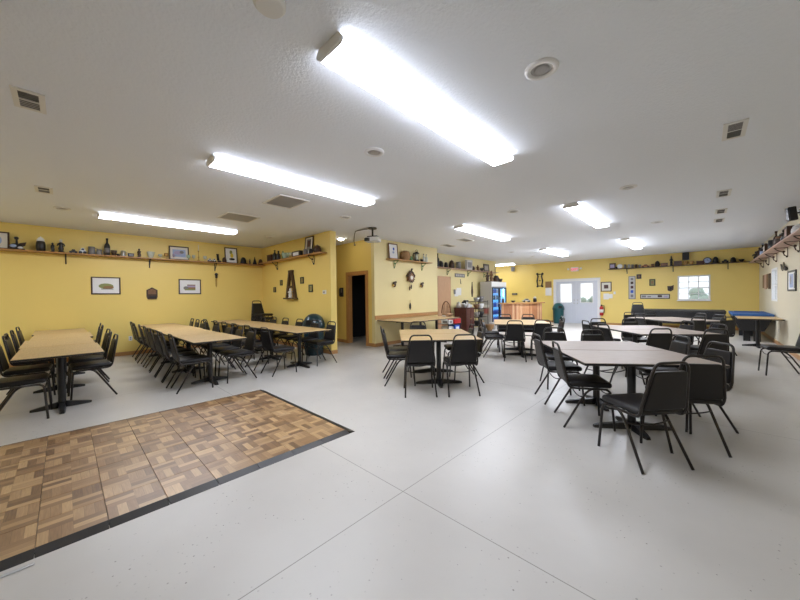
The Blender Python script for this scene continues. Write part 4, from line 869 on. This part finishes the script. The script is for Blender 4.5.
# ------------------------------------------------------------------ right wall
t=thing('slatted_picture','brown slatted panel picture on the right wall','picture',(XR-.001,15.15,1.5),RW)
for k,x in enumerate((-.62,-.2,.22,.62)): MB().bbox(x-.16,x+.16,-.025,0,0 if k%2 else .04,.46,.005,1).build('panel',['midbrown','stone','midbrown','brown'][k],t)
t=thing('bird_ornament','black bird silhouette ornament high on the right wall','ornament',(XR-.001,11.95,1.98),RW); b=MB(); b.ball((0,-.03,0),.2,.03,.06); b.ball((.25,-.03,-.03),.08,.03,.05); b.prism([(-.15,.0),(-.42,.12),(-.36,.0),(-.2,-.06)],-.04,-.02,'y'); b.build('body','black',t); MB().prism([(-.1,.02),(.05,.14),(.2,.02)],-.05,-.03,'y').build('wing','black',t)
picture((XR-.001,11.15,1.42),RW,.9,.46,'black framed blue white picture on the right wall','black','white',[('b',-.05,.23,.4,.3,'lblue'),('e',-.12,.25,.16,.2,'grey'),('b',.3,.23,.12,.34,'black')],fw=.04)
outlet((XR-.001,12.9,.40),RW,'white wall outlet low on the right wall behind the single table')

# ------------------------------------------------------------------ kitchen clutter
t=thing('wood_cabinet','dark mahogany cabinet against the kitchen wall','cabinet',(-6.89,10.93,0)); MB().bbox(-.27,.27,-.30,.28,.0,.90,.006,1).build('carcass','maroon',t); MB().bbox(-.29,.30,-.33,.31,.90,.93,.006,1).build('top','maroon',t)
for y0,y1 in ((-.28,-.015),(.0,.26)):
    d=MB().bbox(.27,.288,y0,y1,.06,.86,.006,1).build('door','maroon',t); MB().ball((.302,y1-.03 if y0<-.1 else y0+.03,.5),.014).build('knob','gold',d)
Z=.93
jar((-7.03,10.73,Z),.24,.2,'grey pot at the left of the mahogany cabinet top','silver','steel','pot'); bowl((-6.75,10.72,Z),.14,.22,'silver bowl on the front of the mahogany cabinet','steel'); jar((-6.98,11.0,Z),.26,.18,'white jar in the middle of the mahogany cabinet top','white','black'); mug((-6.72,10.97,Z),.16,.16,'white mug on the mahogany cabinet','white'); crate((-7.03,11.2,Z),.28,.2,'black coffee maker box on the mahogany cabinet','black','silver',LW); bowl((-6.74,11.15,Z),.10,.14,'white bowl at the right of the mahogany cabinet','white')
# bar stool
t=thing('spindle_bar_stool','pale wooden bar stool with round spindle back','bar stool',(-6.72,9.55,0),-2.2)
MB().lathe([(.19,.72),(.20,.74),(.20,.765),(.17,.775)],20).build('seat','doorwood',t)
for a in (45,135,225,315):
    x,y=math.cos(math.radians(a)),math.sin(math.radians(a)); MB().tube([(x*.13,y*.13,.73),(x*.24,y*.24,0)],.018,8,r1=.014).build('leg','doorwood',t)
MB().tube([(.2*math.cos(k*PI/6),.2*math.sin(k*PI/6),.28) for k in range(12)],.012,6,closed=True).build('foot_ring','doorwood',t)
hp=[(.17*math.cos(a)*1.0,-.15-.02*math.sin(a),.77+.43*math.sin(a)) for a in [k*PI/12 for k in range(13)]]
MB().tube(hp,.02,8).build('back_hoop','midbrown',t)
for x in (-.1,-.05,0,.05,.1): MB().tube([(x,-.15,.77),(x*1.2,-.165,.77+.40*(1-(x*1.2/.2)**2)**.5)],.009,6).build('spindle','midbrown',t)
# low rack of packages
t=thing('storage_rack','low black wire rack holding packages beside the wall tables','rack',(-6.35,9.12,0))
for x in (-.22,.22):
    for y in (-.38,.38): MB().tube([(x,y,0),(x,y,.62)],.012,6).build('post','black',t)
for z in (.16,.46): MB().bbox(-.23,.23,-.39,.39,z-.012,z,.003,1).build('rack_shelf','black',t)
def pack(loc,w,d,h,label,m,pm,nm='package',cat='package',rz=0):
    t=thing(nm,label,cat,loc,rz); MB().bbox(-w/2,w/2,-d/2,d/2,0,h,.008,2).build('carton',m,t); MB().box(w/2,w/2+.003,-d*.3,d*.3,h*.2,h*.8).build('front_label',pm,t); MB().box(-w*.3,w*.3,-d/2-.003,-d/2,h*.2,h*.8).build('side_label',pm,t)
pack((-6.3,8.92,.46),.3,.26,.13,'white package at the left on the low rack','paper','grey'); pack((-6.28,9.27,.46),.34,.38,.16,'bright red package on the low rack','red','red'); pack((-6.32,8.93,.16),.28,.26,.22,'grey package on the lower rack shelf','silver','white'); pack((-6.28,9.28,.16),.3,.3,.24,'royal blue package with white disc on the lower rack shelf','dblue','white')
jar((-6.4,8.86,.595),.16,.2,'pale grey tub resting on the white package','silver','silver','tub')
# black wire shelving with pots
t=thing('wire_shelving','black wire shelving beside the grey fridge','shelving',(-6.95,12.0,0))
for x in (-.28,.30):
    for y in (-.38,.38): MB().tube([(x,y,0),(x,y,1.2)],.012,6).build('post','black',t)
for z in (.15,.5,.85,1.15):
    b=MB(); b.tube([(-.28,-.38,z),(.30,-.38,z),(.30,.38,z),(-.28,.38,z)],.008,6,closed=True)
    for k in range(9): y=-.34+.085*k; b.tube([(-.28,y,z),(.30,y,z)],.005,5)
    b.build('wire_shelf','black',t)
for (y,z,h_,m,l) in ((11.8,.158,.2,'black','black pot on the lowest wire shelf'),(12.15,.158,.18,'tan','tan basin on the lowest wire shelf'),(11.8,.508,.2,'steel','silver pot on the second wire shelf'),(12.15,.508,.22,'black','black pot on the second wire shelf'),(11.8,.858,.18,'midbrown','brown bowl on the third wire shelf'),(12.15,.858,.2,'white','white bowl on the third wire shelf'),(11.8,1.158,.16,'steel','silver bowl on the top wire shelf'),(12.15,1.158,.2,'grey','grey bowl on the top wire shelf')):
    bowl((-6.85,y,z),h_,.27,l,m)
jar((-6.35,11.35,0),.38,.3,'black pail on the floor before the mahogany cabinet','black','grey','pail'); bowl((-6.22,11.72,0),.24,.36,'tan basin on the floor before the wire shelving','tan'); bowl((-6.3,12.2,0),.28,.34,'grey basin on the floor nearest the fridge','silver')
# papers on the fridge side
M['pinkred']=mat('faded_red_print',(.55,.17,.14),.6)
t=thing('fridge_notice','pink and white notice stuck on the fridge side','paper',(-6.85,12.619,.58)); MB().box(-.14,.14,-.004,0,.3,.42).build('white_sheet','paper',t); MB().box(-.14,.14,-.004,0,0,.29).build('pink_sheet','stone',t); MB().box(-.1,.1,-.006,-.004,.05,.24).build('red_print','pinkred',t)
# on top of the fridge
figure((-6.85,12.75,2.0),.42,.2,'dark seated statuette at the left of the fridge top','brown'); figure((-6.8,13.0,2.0),.5,.2,'tallest brown statuette on the fridge top','midbrown'); jar((-6.75,13.3,2.0),.3,.22,'dark pot on the fridge top','brown','black','pot'); figure((-6.8,13.58,2.0),.3,.2,'small dark statuette on the fridge top','black'); bowl((-6.8,13.85,2.0),.16,.2,'dark bowl at the right of the fridge top','brown')
# on the bar
bottle((-6.40,13.28,1.075),.26,.11,'dark bottle at the left end of the bar','brown','black'); jar((-5.58,14.75,1.075),.26,.16,'black canister at the right end of the bar','black','silver','canister'); toy_car((-5.85,14.45,1.075),.16,.34,'silver metal appliance model lying on the bar','steel',.7); bowl((-6.2,13.85,1.075),.08,.2,'low black tray like bowl on the bar','black')
t=thing('wall_box','small black box on the far wall above the bar','box',(-7.55,YF-.001,1.46)); MB().bbox(-.14,.14,-.06,0,-.05,.05,.008,1).build('case','black',t); MB().box(-.1,.1,-.062,-.06,-.03,.03).build('front','grey',t)
